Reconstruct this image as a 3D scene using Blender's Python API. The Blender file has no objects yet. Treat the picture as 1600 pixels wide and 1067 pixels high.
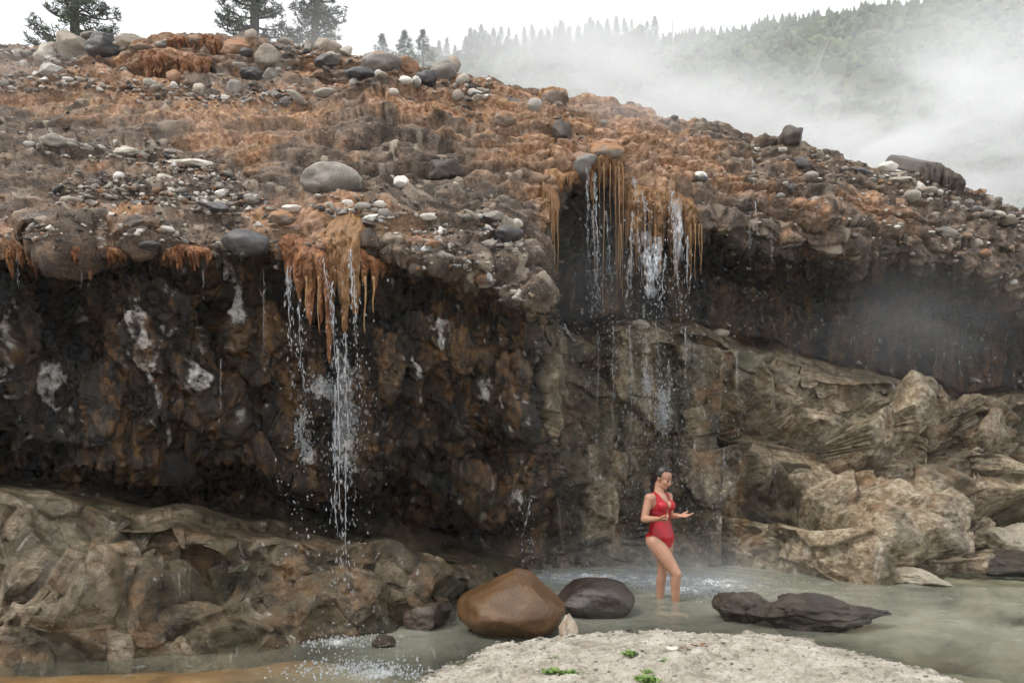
import bpy, bmesh, math, random
import numpy as np
from concurrent.futures import ThreadPoolExecutor
from mathutils import Vector, Matrix

# ------------------------------------------------------------------ camera
F, HZ, CAMH = 1244.0, 690.0, 1.7           # focal length in photo pixels, horizon row, eye height above the pool
scn = bpy.context.scene
cam = bpy.data.cameras.new('camera')
cam.sensor_width = 36.0
cam.lens = 36.0 * F / 1600.0
cam.shift_y = (HZ - 533.5) / 1600.0
cam.clip_start, cam.clip_end = 0.05, 3000
camo = bpy.data.objects.new('camera', cam)
scn.collection.objects.link(camo)
camo.location = (0, 0, CAMH)
camo.rotation_euler = (math.radians(90), 0, 0)
scn.camera = camo

# ------------------------------------------------------------------ sky, sun, exposure
SUN_EL, SUN_ROT = math.radians(56), math.radians(-118)
world = bpy.data.worlds.new('World')
scn.world = world
world.use_nodes = True
nt = world.node_tree
nt.nodes.clear()
wo = nt.nodes.new('ShaderNodeOutputWorld')
bg = nt.nodes.new('ShaderNodeBackground')
sky = nt.nodes.new('ShaderNodeTexSky')
sky.sky_type = 'NISHITA'
sky.sun_disc = False
sky.sun_elevation = SUN_EL
sky.sun_rotation = SUN_ROT
sky.dust_density = 6.0
sky.air_density = 1.0
tc = nt.nodes.new('ShaderNodeTexCoord')
cn = nt.nodes.new('ShaderNodeTexNoise')
cn.inputs['Scale'].default_value = 2.2
cn.inputs['Detail'].default_value = 5
cr = nt.nodes.new('ShaderNodeValToRGB')
cr.color_ramp.elements[0].color = (10.2, 10.5, 10.9, 1)
cr.color_ramp.elements[1].color = (12.2, 12.3, 12.4, 1)
mx = nt.nodes.new('ShaderNodeMix')
mx.data_type = 'RGBA'
mx.inputs['Factor'].default_value = 0.93       # overcast: the cloud sheet over the blue
nt.links.new(tc.outputs['Generated'], cn.inputs['Vector'])
nt.links.new(cn.outputs['Fac'], cr.inputs['Fac'])
nt.links.new(sky.outputs['Color'], mx.inputs['A'])
nt.links.new(cr.outputs['Color'], mx.inputs['B'])
nt.links.new(mx.outputs['Result'], bg.inputs['Color'])
nt.links.new(bg.outputs['Background'], wo.inputs['Surface'])
bg.inputs['Strength'].default_value = 0.076
sl = bpy.data.lights.new('sun', 'SUN')
sl.energy = 1.5
sl.angle = math.radians(12)
sl.color = (1.0, 0.93, 0.83)
so = bpy.data.objects.new('sun', sl)
scn.collection.objects.link(so)
# light comes through the cloud from the upper left, a little in front of the cliff
sd = Vector((math.sin(SUN_ROT) * math.cos(SUN_EL), math.cos(SUN_ROT) * math.cos(SUN_EL), math.sin(SUN_EL)))
so.rotation_euler = sd.to_track_quat('Z', 'Y').to_euler()
so.location = (0, 0, 60)
scn.view_settings.view_transform = 'Standard'
scn.view_settings.look = 'None'
scn.view_settings.gamma = 1.0
scn.view_settings.exposure = 0.75
scn.view_settings.use_curve_mapping = False
scn.render.engine = 'CYCLES'
cy = scn.cycles
cy.max_bounces = 6
cy.diffuse_bounces = 2
cy.glossy_bounces = 2
cy.transmission_bounces = 4
cy.volume_bounces = 2
cy.transparent_max_bounces = 24
cy.volume_step_rate = 2.0
cy.volume_max_steps = 64
cy.use_denoising = True
cy.use_adaptive_sampling = True
cy.adaptive_threshold = 0.03
cy.adaptive_min_samples = 24

# ------------------------------------------------------------------ helpers
COL = scn.collection
rng = np.random.default_rng(7)


def P(px, py, Y):
    """world point at photo pixel and distance"""
    return np.array([(px - 800.0) / F * Y, Y, CAMH + (HZ - py) / F * Y])


def proj(V):
    Y = V[..., 1]
    return 800.0 + V[..., 0] / Y * F, HZ - (V[..., 2] - CAMH) / Y * F


def tag(o, label=None, cat=None, group=None, kind=None):
    if label: o['label'] = label
    if cat: o['category'] = cat
    if group: o['group'] = group
    if kind: o['kind'] = kind
    return o


def mesh_np(V, Fc, smooth=True, attrs=None, name='mesh'):
    V = np.asarray(V, np.float32)
    Fc = np.asarray(Fc, np.int32)
    k = Fc.shape[1]
    m = bpy.data.meshes.new(name)
    m.vertices.add(len(V))
    m.vertices.foreach_set('co', V.ravel())
    m.loops.add(Fc.size)
    m.loops.foreach_set('vertex_index', Fc.ravel())
    m.polygons.add(len(Fc))
    m.polygons.foreach_set('loop_start', np.arange(0, Fc.size, k, dtype=np.int32))
    try:
        m.polygons.foreach_set('loop_total', np.full(len(Fc), k, np.int32))
    except Exception:
        pass
    m.update(calc_edges=True)
    m.polygons.foreach_set('use_smooth', np.full(len(Fc), smooth, bool))
    if attrs:
        for an, av in attrs.items():
            av = np.asarray(av, np.float32)
            if av.ndim == 1:
                a = m.attributes.new(an, 'FLOAT', 'POINT')
                a.data.foreach_set('value', av)
            else:
                a = m.attributes.new(an, 'FLOAT_COLOR', 'POINT')
                if av.shape[1] == 3:
                    av = np.concatenate([av, np.ones((len(av), 1), np.float32)], 1)
                a.data.foreach_set('color', np.ascontiguousarray(av).ravel())
    m.validate()
    return m


def link(name, mesh, mat=None, parent=None, loc=None):
    o = bpy.data.objects.new(name, mesh)
    COL.objects.link(o)
    if mat is not None and mesh is not None and len(mesh.materials) == 0:
        mesh.materials.append(mat)
    if parent is not None: o.parent = parent
    if loc is not None: o.location = loc
    return o


class Bag:
    """collects pieces (verts, faces) of one mesh"""
    def __init__(s): s.v, s.f, s.n, s.a = [], [], 0, []
    def add(s, V, Fc, a=None):
        V = np.asarray(V, np.float32)
        s.v.append(V); s.f.append(np.asarray(Fc, np.int32) + s.n); s.n += len(V)
        if a is not None: s.a.append(np.broadcast_to(np.asarray(a, np.float32), (len(V),) + np.shape(a)))
    def mesh(s, smooth=True, aname=None):
        at = {aname: np.concatenate(s.a)} if aname else None
        return mesh_np(np.concatenate(s.v), np.concatenate(s.f), smooth, at)


# ---- noise
_pr = np.random.default_rng(11)
PERM = _pr.permutation(256).astype(np.int32)
PERM = np.concatenate([PERM, PERM])
G = _pr.normal(size=(256, 3)).astype(np.float32)
G /= np.linalg.norm(G, axis=1)[:, None]
JIT = _pr.random((256, 3)).astype(np.float32)
RV = _pr.random(256).astype(np.float32)


def _hash(x, y, z):
    return PERM[PERM[PERM[x & 255] + (y & 255)] + (z & 255)]


POOL = ThreadPoolExecutor(8)


def chunked(fn):
    def run(p, *a, **k):
        p = np.asarray(p, np.float32)
        if len(p) <= 40000: return fn(p, *a, **k)
        parts = list(POOL.map(lambda q: fn(q, *a, **k), np.array_split(p, len(p) // 24000 + 1)))
        if isinstance(parts[0], tuple): return tuple(np.concatenate(z) for z in zip(*parts))
        return np.concatenate(parts)
    return run


def gnoise(p, seed=0):
    p = np.asarray(p, np.float32) + np.float32(seed * 17.37)
    i = np.floor(p)
    f = p - i
    i = i.astype(np.int32)
    u = f * f * f * (f * (f * 6 - 15) + 10)
    out = np.zeros(len(p), np.float32)
    for dx in (0, 1):
        wx = u[:, 0] if dx else 1 - u[:, 0]
        for dy in (0, 1):
            wy = wx * (u[:, 1] if dy else 1 - u[:, 1])
            for dz in (0, 1):
                w = wy * (u[:, 2] if dz else 1 - u[:, 2])
                g = G[_hash(i[:, 0] + dx, i[:, 1] + dy, i[:, 2] + dz)]
                out += w * (g[:, 0] * (f[:, 0] - dx) + g[:, 1] * (f[:, 1] - dy) + g[:, 2] * (f[:, 2] - dz))
    return out * 1.6


@chunked
def fbm(p, octv=4, seed=0, gain=0.5, ridged=False):
    a, s, out = 1.0, 1.0, 0
    p = np.asarray(p, np.float32)
    for k in range(octv):
        n = gnoise(p * np.float32(s), seed + k * 3)
        if ridged: n = 1 - 2 * np.abs(n)
        out = out + a * n
        a *= gain
        s *= 2.03
    return out


@chunked
def worley(p, seed=0):
    """F1, F2, random value of the nearest cell, vector to its centre, its hash"""
    p = np.asarray(p, np.float32) + np.float32(seed * 13.13)
    i = np.floor(p).astype(np.int32)
    N = len(p)
    f1 = np.full(N, 9, np.float32); f2 = np.full(N, 9, np.float32)
    hid = np.zeros(N, np.int32); vec = np.zeros((N, 3), np.float32)
    for dx in (-1, 0, 1):
        for dy in (-1, 0, 1):
            for dz in (-1, 0, 1):
                c = i + np.array([dx, dy, dz], np.int32)
                h = _hash(c[:, 0], c[:, 1], c[:, 2])
                v = p - (c + JIT[h])
                d = (v * v).sum(1)
                near = d < f1
                f2 = np.where(near, f1, np.minimum(f2, d))
                f1 = np.where(near, d, f1)
                hid = np.where(near, h, hid)
                vec = np.where(near[:, None], v, vec)
    return np.sqrt(f1), np.sqrt(f2), RV[hid], vec, hid


def sstep(a, b, x):
    t = np.clip((x - a) / (b - a), 0, 1)
    return t * t * (3 - 2 * t)


# ---- materials
def new_mat(name):
    m = bpy.data.materials.new(name)
    m.use_nodes = True
    t = m.node_tree
    b = t.nodes['Principled BSDF']
    return m, t, b


def nd(t, kind, **kw):
    n = t.nodes.new(kind)
    for k, v in kw.items():
        if k in n.inputs: n.inputs[k].default_value = v
        else: setattr(n, k, v)
    return n


def mixc(t, fac, a, b, blend='MIX'):
    n = t.nodes.new('ShaderNodeMix')
    n.data_type = 'RGBA'
    n.blend_type = blend
    for key, val in (('Factor', fac), ('A', a), ('B', b)):
        if isinstance(val, bpy.types.NodeSocket): t.links.new(val, n.inputs[key])
        elif key == 'Factor': n.inputs[key].default_value = val
        else: n.inputs[key].default_value = (*val, 1) if len(val) == 3 else val
    return n.outputs['Result']


def mathn(t, op, a, b=0.0, clamp=False):
    n = t.nodes.new('ShaderNodeMath')
    n.operation = op
    n.use_clamp = clamp
    for k, val in ((0, a), (1, b)):
        if isinstance(val, bpy.types.NodeSocket): t.links.new(val, n.inputs[k])
        else: n.inputs[k].default_value = val
    return n.outputs[0]


def noise_tex(t, scale, detail=6, rough=0.6, coord=None, stretch=None, dist=0.0):
    n = t.nodes.new('ShaderNodeTexNoise')
    n.inputs['Scale'].default_value = scale
    n.inputs['Detail'].default_value = detail
    n.inputs['Roughness'].default_value = rough
    n.inputs['Distortion'].default_value = dist
    if coord is not None:
        if stretch:
            mp = t.nodes.new('ShaderNodeMapping')
            mp.inputs['Scale'].default_value = stretch
            t.links.new(coord, mp.inputs['Vector'])
            coord = mp.outputs['Vector']
        t.links.new(coord, n.inputs['Vector'])
    return n.outputs['Fac']


def ramp(t, fac, stops):
    n = t.nodes.new('ShaderNodeValToRGB')
    e = n.color_ramp.elements
    while len(e) < len(stops): e.new(0.5)
    for el, (p, c) in zip(e, stops):
        el.position = p
        el.color = (*c, 1) if not isinstance(c, (int, float)) else (c, c, c, 1)
    t.links.new(fac, n.inputs['Fac'])
    return n.outputs['Color']


def attr(t, name):
    n = t.nodes.new('ShaderNodeAttribute')
    n.attribute_name = name
    return n


def objcoord(t):
    return t.nodes.new('ShaderNodeTexCoord').outputs['Object']


def bump(t, b, height, strength=0.5, dist=0.02):
    n = t.nodes.new('ShaderNodeBump')
    n.inputs['Strength'].default_value = strength
    n.inputs['Distance'].default_value = dist
    t.links.new(height, n.inputs['Height'])
    t.links.new(n.outputs['Normal'], b.inputs['Normal'])


def rock_mat(name, dark, mid, light, rough=0.6, scale=3.0, algae=None, speck=0.25, spec=0.5, bumpd=0.012, streak=None):
    """plain stone: three tones in blotches, speckles, optional growth on upward faces"""
    m, t, b = new_mat(name)
    oc = objcoord(t)
    oi = t.nodes.new('ShaderNodeObjectInfo')
    va = t.nodes.new('ShaderNodeVectorMath'); va.operation = 'ADD'
    sc = t.nodes.new('ShaderNodeVectorMath'); sc.operation = 'SCALE'
    t.links.new(oi.outputs['Location'], sc.inputs[0]); sc.inputs['Scale'].default_value = 3.7
    t.links.new(oc, va.inputs[0]); t.links.new(sc.outputs[0], va.inputs[1])
    co = va.outputs[0]
    n1 = noise_tex(t, scale, 5, 0.68, co, dist=0.4)
    c = ramp(t, n1, [(0.3, dark), (0.5, mid), (0.7, light)])
    n2 = noise_tex(t, scale * 22, 4, 0.7, co)
    c = mixc(t, ramp(t, n2, [(0.42, 0.0), (0.7, speck)]), c, tuple(min(1, x * 1.9) for x in light))
    n3 = noise_tex(t, scale * 13, 5, 0.7, co)
    c = mixc(t, ramp(t, n3, [(0.3, speck * 1.5), (0.5, 0.0)]), c, tuple(x * 0.45 for x in dark))
    hv = t.nodes.new('ShaderNodeHueSaturation')
    t.links.new(c, hv.inputs['Color'])
    t.links.new(mathn(t, 'MULTIPLY_ADD', oi.outputs['Random'], 0.4), hv.inputs['Value'])
    hv.inputs['Value'].links[0].from_node.inputs[2].default_value = 0.8
    c = hv.outputs['Color']
    if algae is not None:
        n4 = noise_tex(t, scale * 1.2, 6, 0.7, co)
        ge = t.nodes.new('ShaderNodeNewGeometry')
        sx = t.nodes.new('ShaderNodeSeparateXYZ')
        t.links.new(ge.outputs['Normal'], sx.inputs[0])
        k = mathn(t, 'ADD', mathn(t, 'MULTIPLY', sx.outputs['Z'], algae[3]), n4)
        c = mixc(t, ramp(t, k, [(0.5, 0.0), (0.68, 0.9)]), c, algae[:3])
    t.links.new(c, b.inputs['Base Color'])
    b.inputs['Roughness'].default_value = rough
    b.inputs['Specular IOR Level'].default_value = spec
    bump(t, b, noise_tex(t, scale * 9, 5, 0.72, co), 0.9, bumpd)
    return m


M = {}
M['pale'] = rock_mat('pale_stone', (.22, .19, .15), (.38, .34, .285), (.53, .49, .42), 0.8)
M['white'] = rock_mat('white_stone', (.40, .37, .33), (.56, .53, .48), (.66, .63, .58), 0.75, speck=.15)
M['grey'] = rock_mat('grey_stone', (.12, .107, .092), (.22, .20, .175), (.34, .31, .275), 0.7)
M['tan'] = rock_mat('tan_stone', (.13, .105, .08), (.24, .20, .155), (.36, .31, .25), 0.7)
M['dark'] = rock_mat('dark_stone', (.018, .017, .017), (.045, .042, .042), (.10, .095, .095), 0.38, speck=.15)
M['darkbrown'] = rock_mat('dark_brown_stone', (.02, .014, .01), (.05, .035, .025), (.11, .08, .06), 0.45, speck=.15)
M['rusty'] = rock_mat('rusty_stone', (.10, .055, .03), (.20, .11, .06), (.30, .19, .12), 0.65, algae=(.30, .13, .05, .15))
M['algaetop'] = rock_mat('ochre_coated_stone', (.07, .05, .035), (.15, .11, .08), (.27, .22, .17), 0.6, algae=(.30, .145, .055, .3))
M['greytop'] = rock_mat('grey_stone_with_rust', (.10, .09, .085), (.19, .175, .16), (.30, .28, .26), 0.65, algae=(.26, .13, .06, .12))
M['whitecap'] = rock_mat('dark_stone_white_top', (.04, .037, .035), (.08, .075, .07), (.14, .13, .12), 0.5, algae=(.62, .6, .56, .32))
M['wetbrown'] = rock_mat('wet_brown_stone', (.040, .020, .008), (.085, .043, .017), (.14, .075, .032), 0.33, scale=3.0, speck=.14, spec=.5, bumpd=.012)
M['wetblack'] = rock_mat('wet_black_stone', (.012, .009, .007), (.03, .022, .018), (.06, .045, .038), 0.22, scale=2.5, speck=.08, spec=.6, bumpd=.014)
M['wetsteel'] = rock_mat('dark_veined_stone', (.010, .007, .0045), (.032, .022, .014), (.12, .092, .066), 0.35, scale=4, speck=.25, bumpd=.025)
M['shelf'] = rock_mat('shelf_stone', (.12, .10, .07), (.26, .23, .17), (.42, .38, .30), 0.5, scale=2.5)
M['orangewhite'] = rock_mat('orange_white_stone', (.20, .10, .04), (.34, .26, .18), (.5, .46, .4), 0.6, scale=6)

# ------------------------------------------------------------------ cliff: control profiles (photo row, distance) per column
# rows: 1 water edge, 2 lower face, 3 bench edge, 4 bench back, 5 recess top, 6 overhang foot, 7-8 wall, 9 under lip / ledge edge,
# 10 lip / ledge back, 11 lip top / recess top, 12-13 slope / upper lip, 14-16 slope, 17 crest
C = {
 0:    [(1046,5.94),(900,6.3),(772,6.7),(757,8.3),(735,8.8),(690,7.9),(600,7.9),(480,7.85),(415,7.8),(398,7.45),(380,7.5),(310,8.8),(235,10.2),(165,11.8),(115,13.2),(95,13.6),(82,14.2)],
 200:  [(1020,6.41),(900,6.9),(797,7.2),(782,8.6),(755,9.0),(720,8.1),(620,8.1),(500,7.95),(420,7.9),(400,7.5),(378,7.55),(315,8.8),(240,10.0),(165,11.8),(125,12.8),(85,13.2),(68,13.8)],
 400:  [(1016,6.49),(920,6.8),(832,7.2),(805,9.2),(765,9.6),(728,8.3),(630,8.2),(510,8.0),(425,7.9),(402,7.5),(375,7.6),(318,8.7),(250,9.8),(165,11.8),(140,12.5),(85,13.0),(63,13.6)],
 500:  [(1000,6.8),(930,7.0),(856,7.3),(828,9.3),(790,9.8),(745,8.4),(640,8.3),(520,8.1),(440,8.0),(395,7.6),(370,7.7),(320,8.7),(255,9.8),(170,11.6),(145,12.2),(100,12.8),(75,13.4)],
 600:  [(992,7.0),(930,7.2),(860,7.6),(838,9.4),(800,9.9),(755,8.5),(650,8.4),(530,8.2),(455,8.1),(420,7.8),(390,7.9),(325,8.9),(260,9.9),(180,11.4),(150,12.0),(115,12.6),(96,13.2)],
 700:  [(978,7.35),(930,7.6),(880,8.1),(855,9.8),(815,10.2),(770,8.7),(660,8.6),(540,8.4),(460,8.3),(428,8.0),(405,8.1),(340,9.1),(265,10.1),(190,11.4),(160,12.0),(130,12.6),(112,13.1)],
 800:  [(915,9.4),(902,9.5),(888,9.7),(868,10.4),(825,10.6),(785,8.9),(680,8.8),(560,8.6),(495,8.5),(470,8.2),(440,8.3),(360,9.3),(285,10.2),(205,11.4),(175,12.0),(155,12.6),(140,13.0)],
 838:  [(892,10.47),(885,10.5),(875,10.55),(860,10.6),(820,10.7),(785,9.4),(690,9.2),(590,9.0),(520,8.9),(490,8.7),(455,8.8),(370,9.7),(295,10.3),(215,11.3),(185,12.0),(165,12.6),(150,13.0)],
 878:  [(887,10.7),(870,10.75),(850,10.8),(830,11.0),(790,11.1),(740,11.0),(660,11.1),(580,11.15),(515,11.2),(495,12.2),(360,12.4),(290,11.2),(262,11.0),(225,11.5),(195,12.0),(175,12.5),(158,13.0)],
 950:  [(886,10.8),(860,10.85),(838,10.9),(830,11.1),(770,11.2),(720,11.2),(650,11.2),(570,11.3),(512,11.3),(495,12.8),(350,12.8),(275,11.3),(255,11.1),(225,11.7),(200,12.2),(180,12.7),(168,13.1)],
 1050: [(886,10.8),(850,10.9),(810,10.95),(770,11.1),(730,11.2),(690,11.3),(640,11.3),(570,11.4),(512,11.4),(497,13.0),(390,13.0),(345,11.5),(322,11.2),(270,11.6),(225,12.2),(200,12.7),(183,13.1)],
 1100: [(888,10.7),(850,10.8),(810,10.9),(770,11.0),(730,11.15),(690,11.3),(640,11.4),(575,11.5),(518,11.5),(503,13.4),(420,13.4),(375,11.7),(340,11.5),(280,11.9),(235,12.4),(210,12.8),(193,13.2)],
 1200: [(890,10.57),(840,10.9),(800,11.1),(760,11.3),(720,11.5),(690,11.6),(650,11.8),(595,12.0),(550,12.1),(535,14.5),(450,14.5),(405,12.3),(355,12.0),(310,12.2),(265,12.7),(240,13.2),(222,13.6)],
 1300: [(893,10.4),(860,10.6),(820,10.8),(785,11.1),(750,11.6),(710,11.9),(670,12.1),(620,12.4),(585,12.7),(570,15.5),(470,15.5),(415,12.8),(370,12.4),(325,12.6),(285,13.0),(262,13.5),(243,14.0)],
 1400: [(893,10.4),(850,10.7),(800,11.0),(790,11.4),(750,12.0),(710,12.3),(665,12.5),(625,12.8),(600,13.1),(585,16.2),(480,16.2),(410,13.4),(370,13.0),(330,13.1),(300,13.5),(283,13.9),(268,14.4)],
 1500: [(878,11.25),(850,11.4),(815,11.7),(800,12.2),(760,12.6),(720,12.9),(680,13.1),(650,13.4),(632,13.7),(612,16.8),(500,16.8),(430,14.3),(395,13.9),(360,13.9),(330,14.3),(312,14.7),(298,15.2)],
 1600: [(858,12.6),(840,12.7),(815,12.9),(790,13.1),(760,13.4),(720,13.7),(680,13.9),(645,14.2),(622,14.5),(608,17.3),(520,17.3),(470,15.2),(430,14.9),(395,14.9),(365,15.2),(348,15.6),(335,16.0)],
}


def extend(src, dY):
    out = []
    for py, Y in C[src]:
        z = CAMH + (HZ - py) / F * Y
        Y2 = Y + dY
        out.append((HZ - (z - CAMH) * F / Y2, Y2))
    return out


C[-420] = extend(0, -0.3)
C[2050] = extend(1600, 2.5)
keys = sorted(C)
K = np.array([C[k] for k in keys], float)            # ncol, 17, 2
# behind the crest and below the water
zc = CAMH + (HZ - K[:, 16, 0]) / F * K[:, 16, 1]
kk = np.array(keys, float)
leftness = np.clip((900 - kk) / 500, 0, 1)


def zrow(z, Y): return np.stack([HZ - (z - CAMH) * F / Y, Y], 1)


r0 = zrow(np.full(len(kk), -0.9), K[:, 0, 1] - 0.25)
r18 = zrow(zc - 0.25 + 0.5 * leftness, K[:, 16, 1] + 2.5)
r19 = zrow(zc + leftness * 1.5 - (1 - leftness) * 3.5, K[:, 16, 1] + 14)
K = np.concatenate([r0[:, None], K, r18[:, None], r19[:, None]], 1)   # ncol, 20, 2

cols = np.concatenate([np.linspace(-420, -60, 46)[:-1], np.linspace(-60, 836, 470)[:-1], np.linspace(836, 880, 58)[:-1],
                       np.linspace(880, 1660, 408)[:-1], np.linspace(1660, 2050, 46)])
cnt = [8, 58, 58, 26, 24, 32, 60, 64, 44, 30, 66, 46, 48, 52, 42, 36, 28, 24, 20]
vs = np.concatenate([np.arange(n) / n + i for i, n in enumerate(cnt)] + [[19.0]])
NC, NR = len(cols), len(vs)
A = np.empty((NC, 20, 2))
for r in range(20):
    for q in range(2):
        A[:, r, q] = np.interp(cols, kk, K[:, r, q])
ri = np.minimum(vs.astype(int), 18)
rf = vs - ri
PYg = A[:, ri, 0] * (1 - rf) + A[:, ri + 1, 0] * rf
Yg = A[:, ri, 1] * (1 - rf) + A[:, ri + 1, 1] * rf


def blur(a, n, axis):
    k = np.hanning(n + 2)[1:-1]; k /= k.sum()
    pad = [(0, 0), (0, 0)]; pad[axis] = (n // 2, n // 2)
    ap = np.pad(a, pad, mode='edge')
    out = np.zeros_like(a)
    for j, w in enumerate(k):
        sl_ = [slice(None), slice(None)]; sl_[axis] = slice(j, j + a.shape[axis])
        out += w * ap[tuple(sl_)]
    return out


PYs, Ys = blur(PYg, 15, 1), blur(Yg, 15, 1)
PYs, Ys = blur(PYs, 41, 0), blur(Ys, 41, 0)
PXg = np.repeat(cols[:, None], NR, 1)
Vg = np.repeat(vs[None], NC, 0)


def wob(f, seed, oct=4): return fbm(np.stack([cols * f, cols * 0 + .5, cols * 0 + .5], 1), oct, seed, .6)[:, None]


def wob2(f, seed, oct=3):
    q_ = np.stack([PXg.ravel() * f, Vg.ravel() * 1.1, np.full(PXg.size, .5)], 1)
    return fbm(q_, oct, seed, .5).reshape(PXg.shape)


def near(v0, w): return np.exp(-((Vg - v0) / w) ** 2)


isL = (PXg < 850)
Ys = Ys + isL * near(8.95, .55) * .32 * (.6 + .4 * wob(.008, 14)) * sstep(845, 800, PXg)
# ragged edges: lips, bench and ledge brinks wander up and down and in and out
PYs = PYs + isL * (near(9.7, 1.1) * wob(.018, 1) * 20 + near(3, .8) * wob(.010, 2, 2) * 12 + near(6, .9) * wob(.014, 3) * 30)
PYs = PYs + ~isL * (near(12.4, 1.0) * wob(.016, 4) * 24 + near(9.4, 1.0) * wob(.010, 5, 2) * 14)
W2a, W2b = wob2(.014, 7), wob2(.011, 8, 2)
Ys = Ys + isL * (near(10, .9) * wob(.016, 6) * .28 + near(2.4, 1.2) * W2a * .10 + near(7.5, 1.6) * W2b * .32)
Ys = Ys + ~isL * (near(12.6, .9) * wob(.015, 9, 2) * .40 + near(9.2, .9) * W2a * .30)
PYs = PYs + near(16.9, .8) * wob(.02, 11) * 9
# long shelves in the bedded slope
for lx_, ly_, A_t, hw, x0, x1 in [([-420, 0, 120, 230, 330, 470, 600, 800], [130, 128, 122, 142, 152, 158, 165, 192], .45, 7, -500, 760), ([-420, 0, 200, 300, 380, 460], [225, 228, 243, 262, 292, 335], .45, 8, -500, 440),
                              ([-420, 0, 150, 300, 420, 480], [272, 272, 266, 284, 322, 340], .30, 6, -500, 430), ([-420, 0, 200, 400], [338, 338, 345, 352], .2, 6, -500, 400),
                              ([440, 600, 800], [172, 168, 186], .16, 4, 430, 790), ([430, 600, 800], [193, 187, 205], .16, 4, 420, 800), ([430, 600, 800], [213, 208, 225], .18, 4, 420, 790),
                              ([430, 600, 800], [240, 236, 250], .16, 4, 440, 780), ([480, 600, 760], [308, 306, 318], .22, 5, 470, 760), ([1050, 1250, 1600], [228, 280, 378], .22, 6, 1090, 1640), ([1050, 1250, 1600], [270, 330, 405], .18, 6, 1100, 1640)]:
    line = np.interp(PXg, lx_, ly_) + wob(.02, int(ly_[0])) * 7
    up_ = line - PYs
    win = sstep(x0, x0 + 50, PXg) * sstep(x1, x1 - 50, PXg) * (Vg > 10.9) * (Vg < 17)
    Ys = Ys + A_t * sstep(-hw, hw, up_) * np.exp(-np.maximum(up_, 0) / 42) * win
cshift = np.interp(PYs, [420, 480, 560, 660, 780, 860], [0, -12, 18, 12, -18, -10]) * sstep(5, 6, Vg) * sstep(10.8, 9.6, Vg)
PXg = PXg + cshift * np.exp(-((PXg - 850) / 60) ** 2)
lx = np.repeat(cols[:, None], NR, 1)


def gauss(cx, cy, la, lb, ang):
    a = math.radians(ang)
    dx, dy = PXg - cx, PYs - cy
    u = dx * math.cos(a) + dy * math.sin(a)
    v = -dx * math.sin(a) + dy * math.cos(a)
    return np.exp(-(u / la) ** 2 - (v / lb) ** 2)


lowL = (Vg < 4) & (PXg < 850)
wallL = (Vg >= 5) & (Vg < 10) & (PXg < 850)
slopeL = Vg > 10.6
dents = [  # mask, centre, half sizes, angle, push in (+) or out (-)
 (wallL, 130, 500, 105, 28, 48, .75), (wallL, 230, 545, 85, 40, 68, -.30), (wallL, 300, 600, 70, 30, 80, -.12),
 (wallL, 40, 600, 60, 45, 10, .18), (wallL, 160, 640, 70, 30, 60, -.20), (wallL, 365, 580, 110, 24, 62, .42),
 (wallL, 440, 560, 90, 40, 85, -.10), (wallL, 600, 600, 110, 50, 85, -.18), (wallL, 530, 560, 120, 34, 88, .45),
 (wallL, 756, 700, 34, 17, 70, .45), (wallL, 700, 620, 50, 80, 0, -.12), (wallL, 810, 640, 110, 22, 88, -.16),
 (wallL, 300, 725, 120, 22, 22, .5), (wallL, 660, 720, 130, 18, -6, .3),
 (lowL, 305, 895, 62, 24, 8, .26), (lowL, 300, 845, 42, 20, 5, -.12), (lowL, 335, 965, 120, 42, 8, -.30),
 (lowL, 245, 850, 14, 48, 8, .14), (lowL, 60, 900, 110, 40, 30, -.25), (lowL, 165, 930, 16, 80, 0, .08),
 (lowL, 120, 880, 150, 9, 38, .10), (lowL, 420, 930, 170, 8, -24, .10), (lowL, 560, 900, 160, 8, 20, .09), (lowL, 560, 930, 90, 50, 15, -.15), (lowL, 640, 945, 50, 25, 40, .25), (lowL, 450, 890, 60, 60, 0, .12),
]
D0 = np.zeros_like(Ys)
for mk, cx, cy_, la, lb, an, dp in dents:
    D0 += gauss(cx, cy_, la, lb, an) * dp * mk
rightrock = (Vg < 9.6) & (PXg > 866)
for cx, cy_, la, lb, an, dp in [(1340, 845, 140, 52, 10, -.55), (1200, 760, 30, 120, 0, .25),
                                 (1290, 690, 60, 50, 0, -.3), (1440, 660, 60, 36, 10, -.10), (1245, 800, 80, 35, 5, -.2),
                                 (1420, 720, 25, 90, 10, .45), (1500, 760, 30, 90, 0, .4), (1000, 760, 40, 110, 15, .25),
                                 (930, 780, 70, 80, 0, -.18),  (1180, 640, 30, 110, 0, -.3),
                                 (880, 700, 25, 130, 5, -.2), (1560, 700, 50, 50, 0, -.3)]:
    D0 += gauss(cx, cy_, la, lb, an) * dp * rightrock
D0 = blur(blur(D0, 5, 0), 5, 1)
Ys = Ys + D0
B = np.stack([(PXg - 800) / F * Ys, Ys, CAMH + (HZ - PYs) / F * Ys], -1).astype(np.float32)


def normals(Bg):
    du = np.gradient(Bg, axis=0); dv = np.gradient(Bg, axis=1)
    n = np.cross(du, dv)
    n /= np.linalg.norm(n, axis=-1, keepdims=True) + 1e-9
    return n


Nn = normals(B)
if Nn[NC // 3, np.searchsorted(vs, 8)][1] > 0: Nn = -Nn
Nn = np.stack([blur(Nn[..., k], 9, 0) for k in range(3)], -1)
Nn = np.stack([blur(Nn[..., k], 9, 1) for k in range(3)], -1)
pf = B.reshape(-1, 3)
vf = Vg.ravel().astype(np.float32); xf = PXg.ravel().astype(np.float32); yf = PYs.ravel().astype(np.float32)

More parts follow.
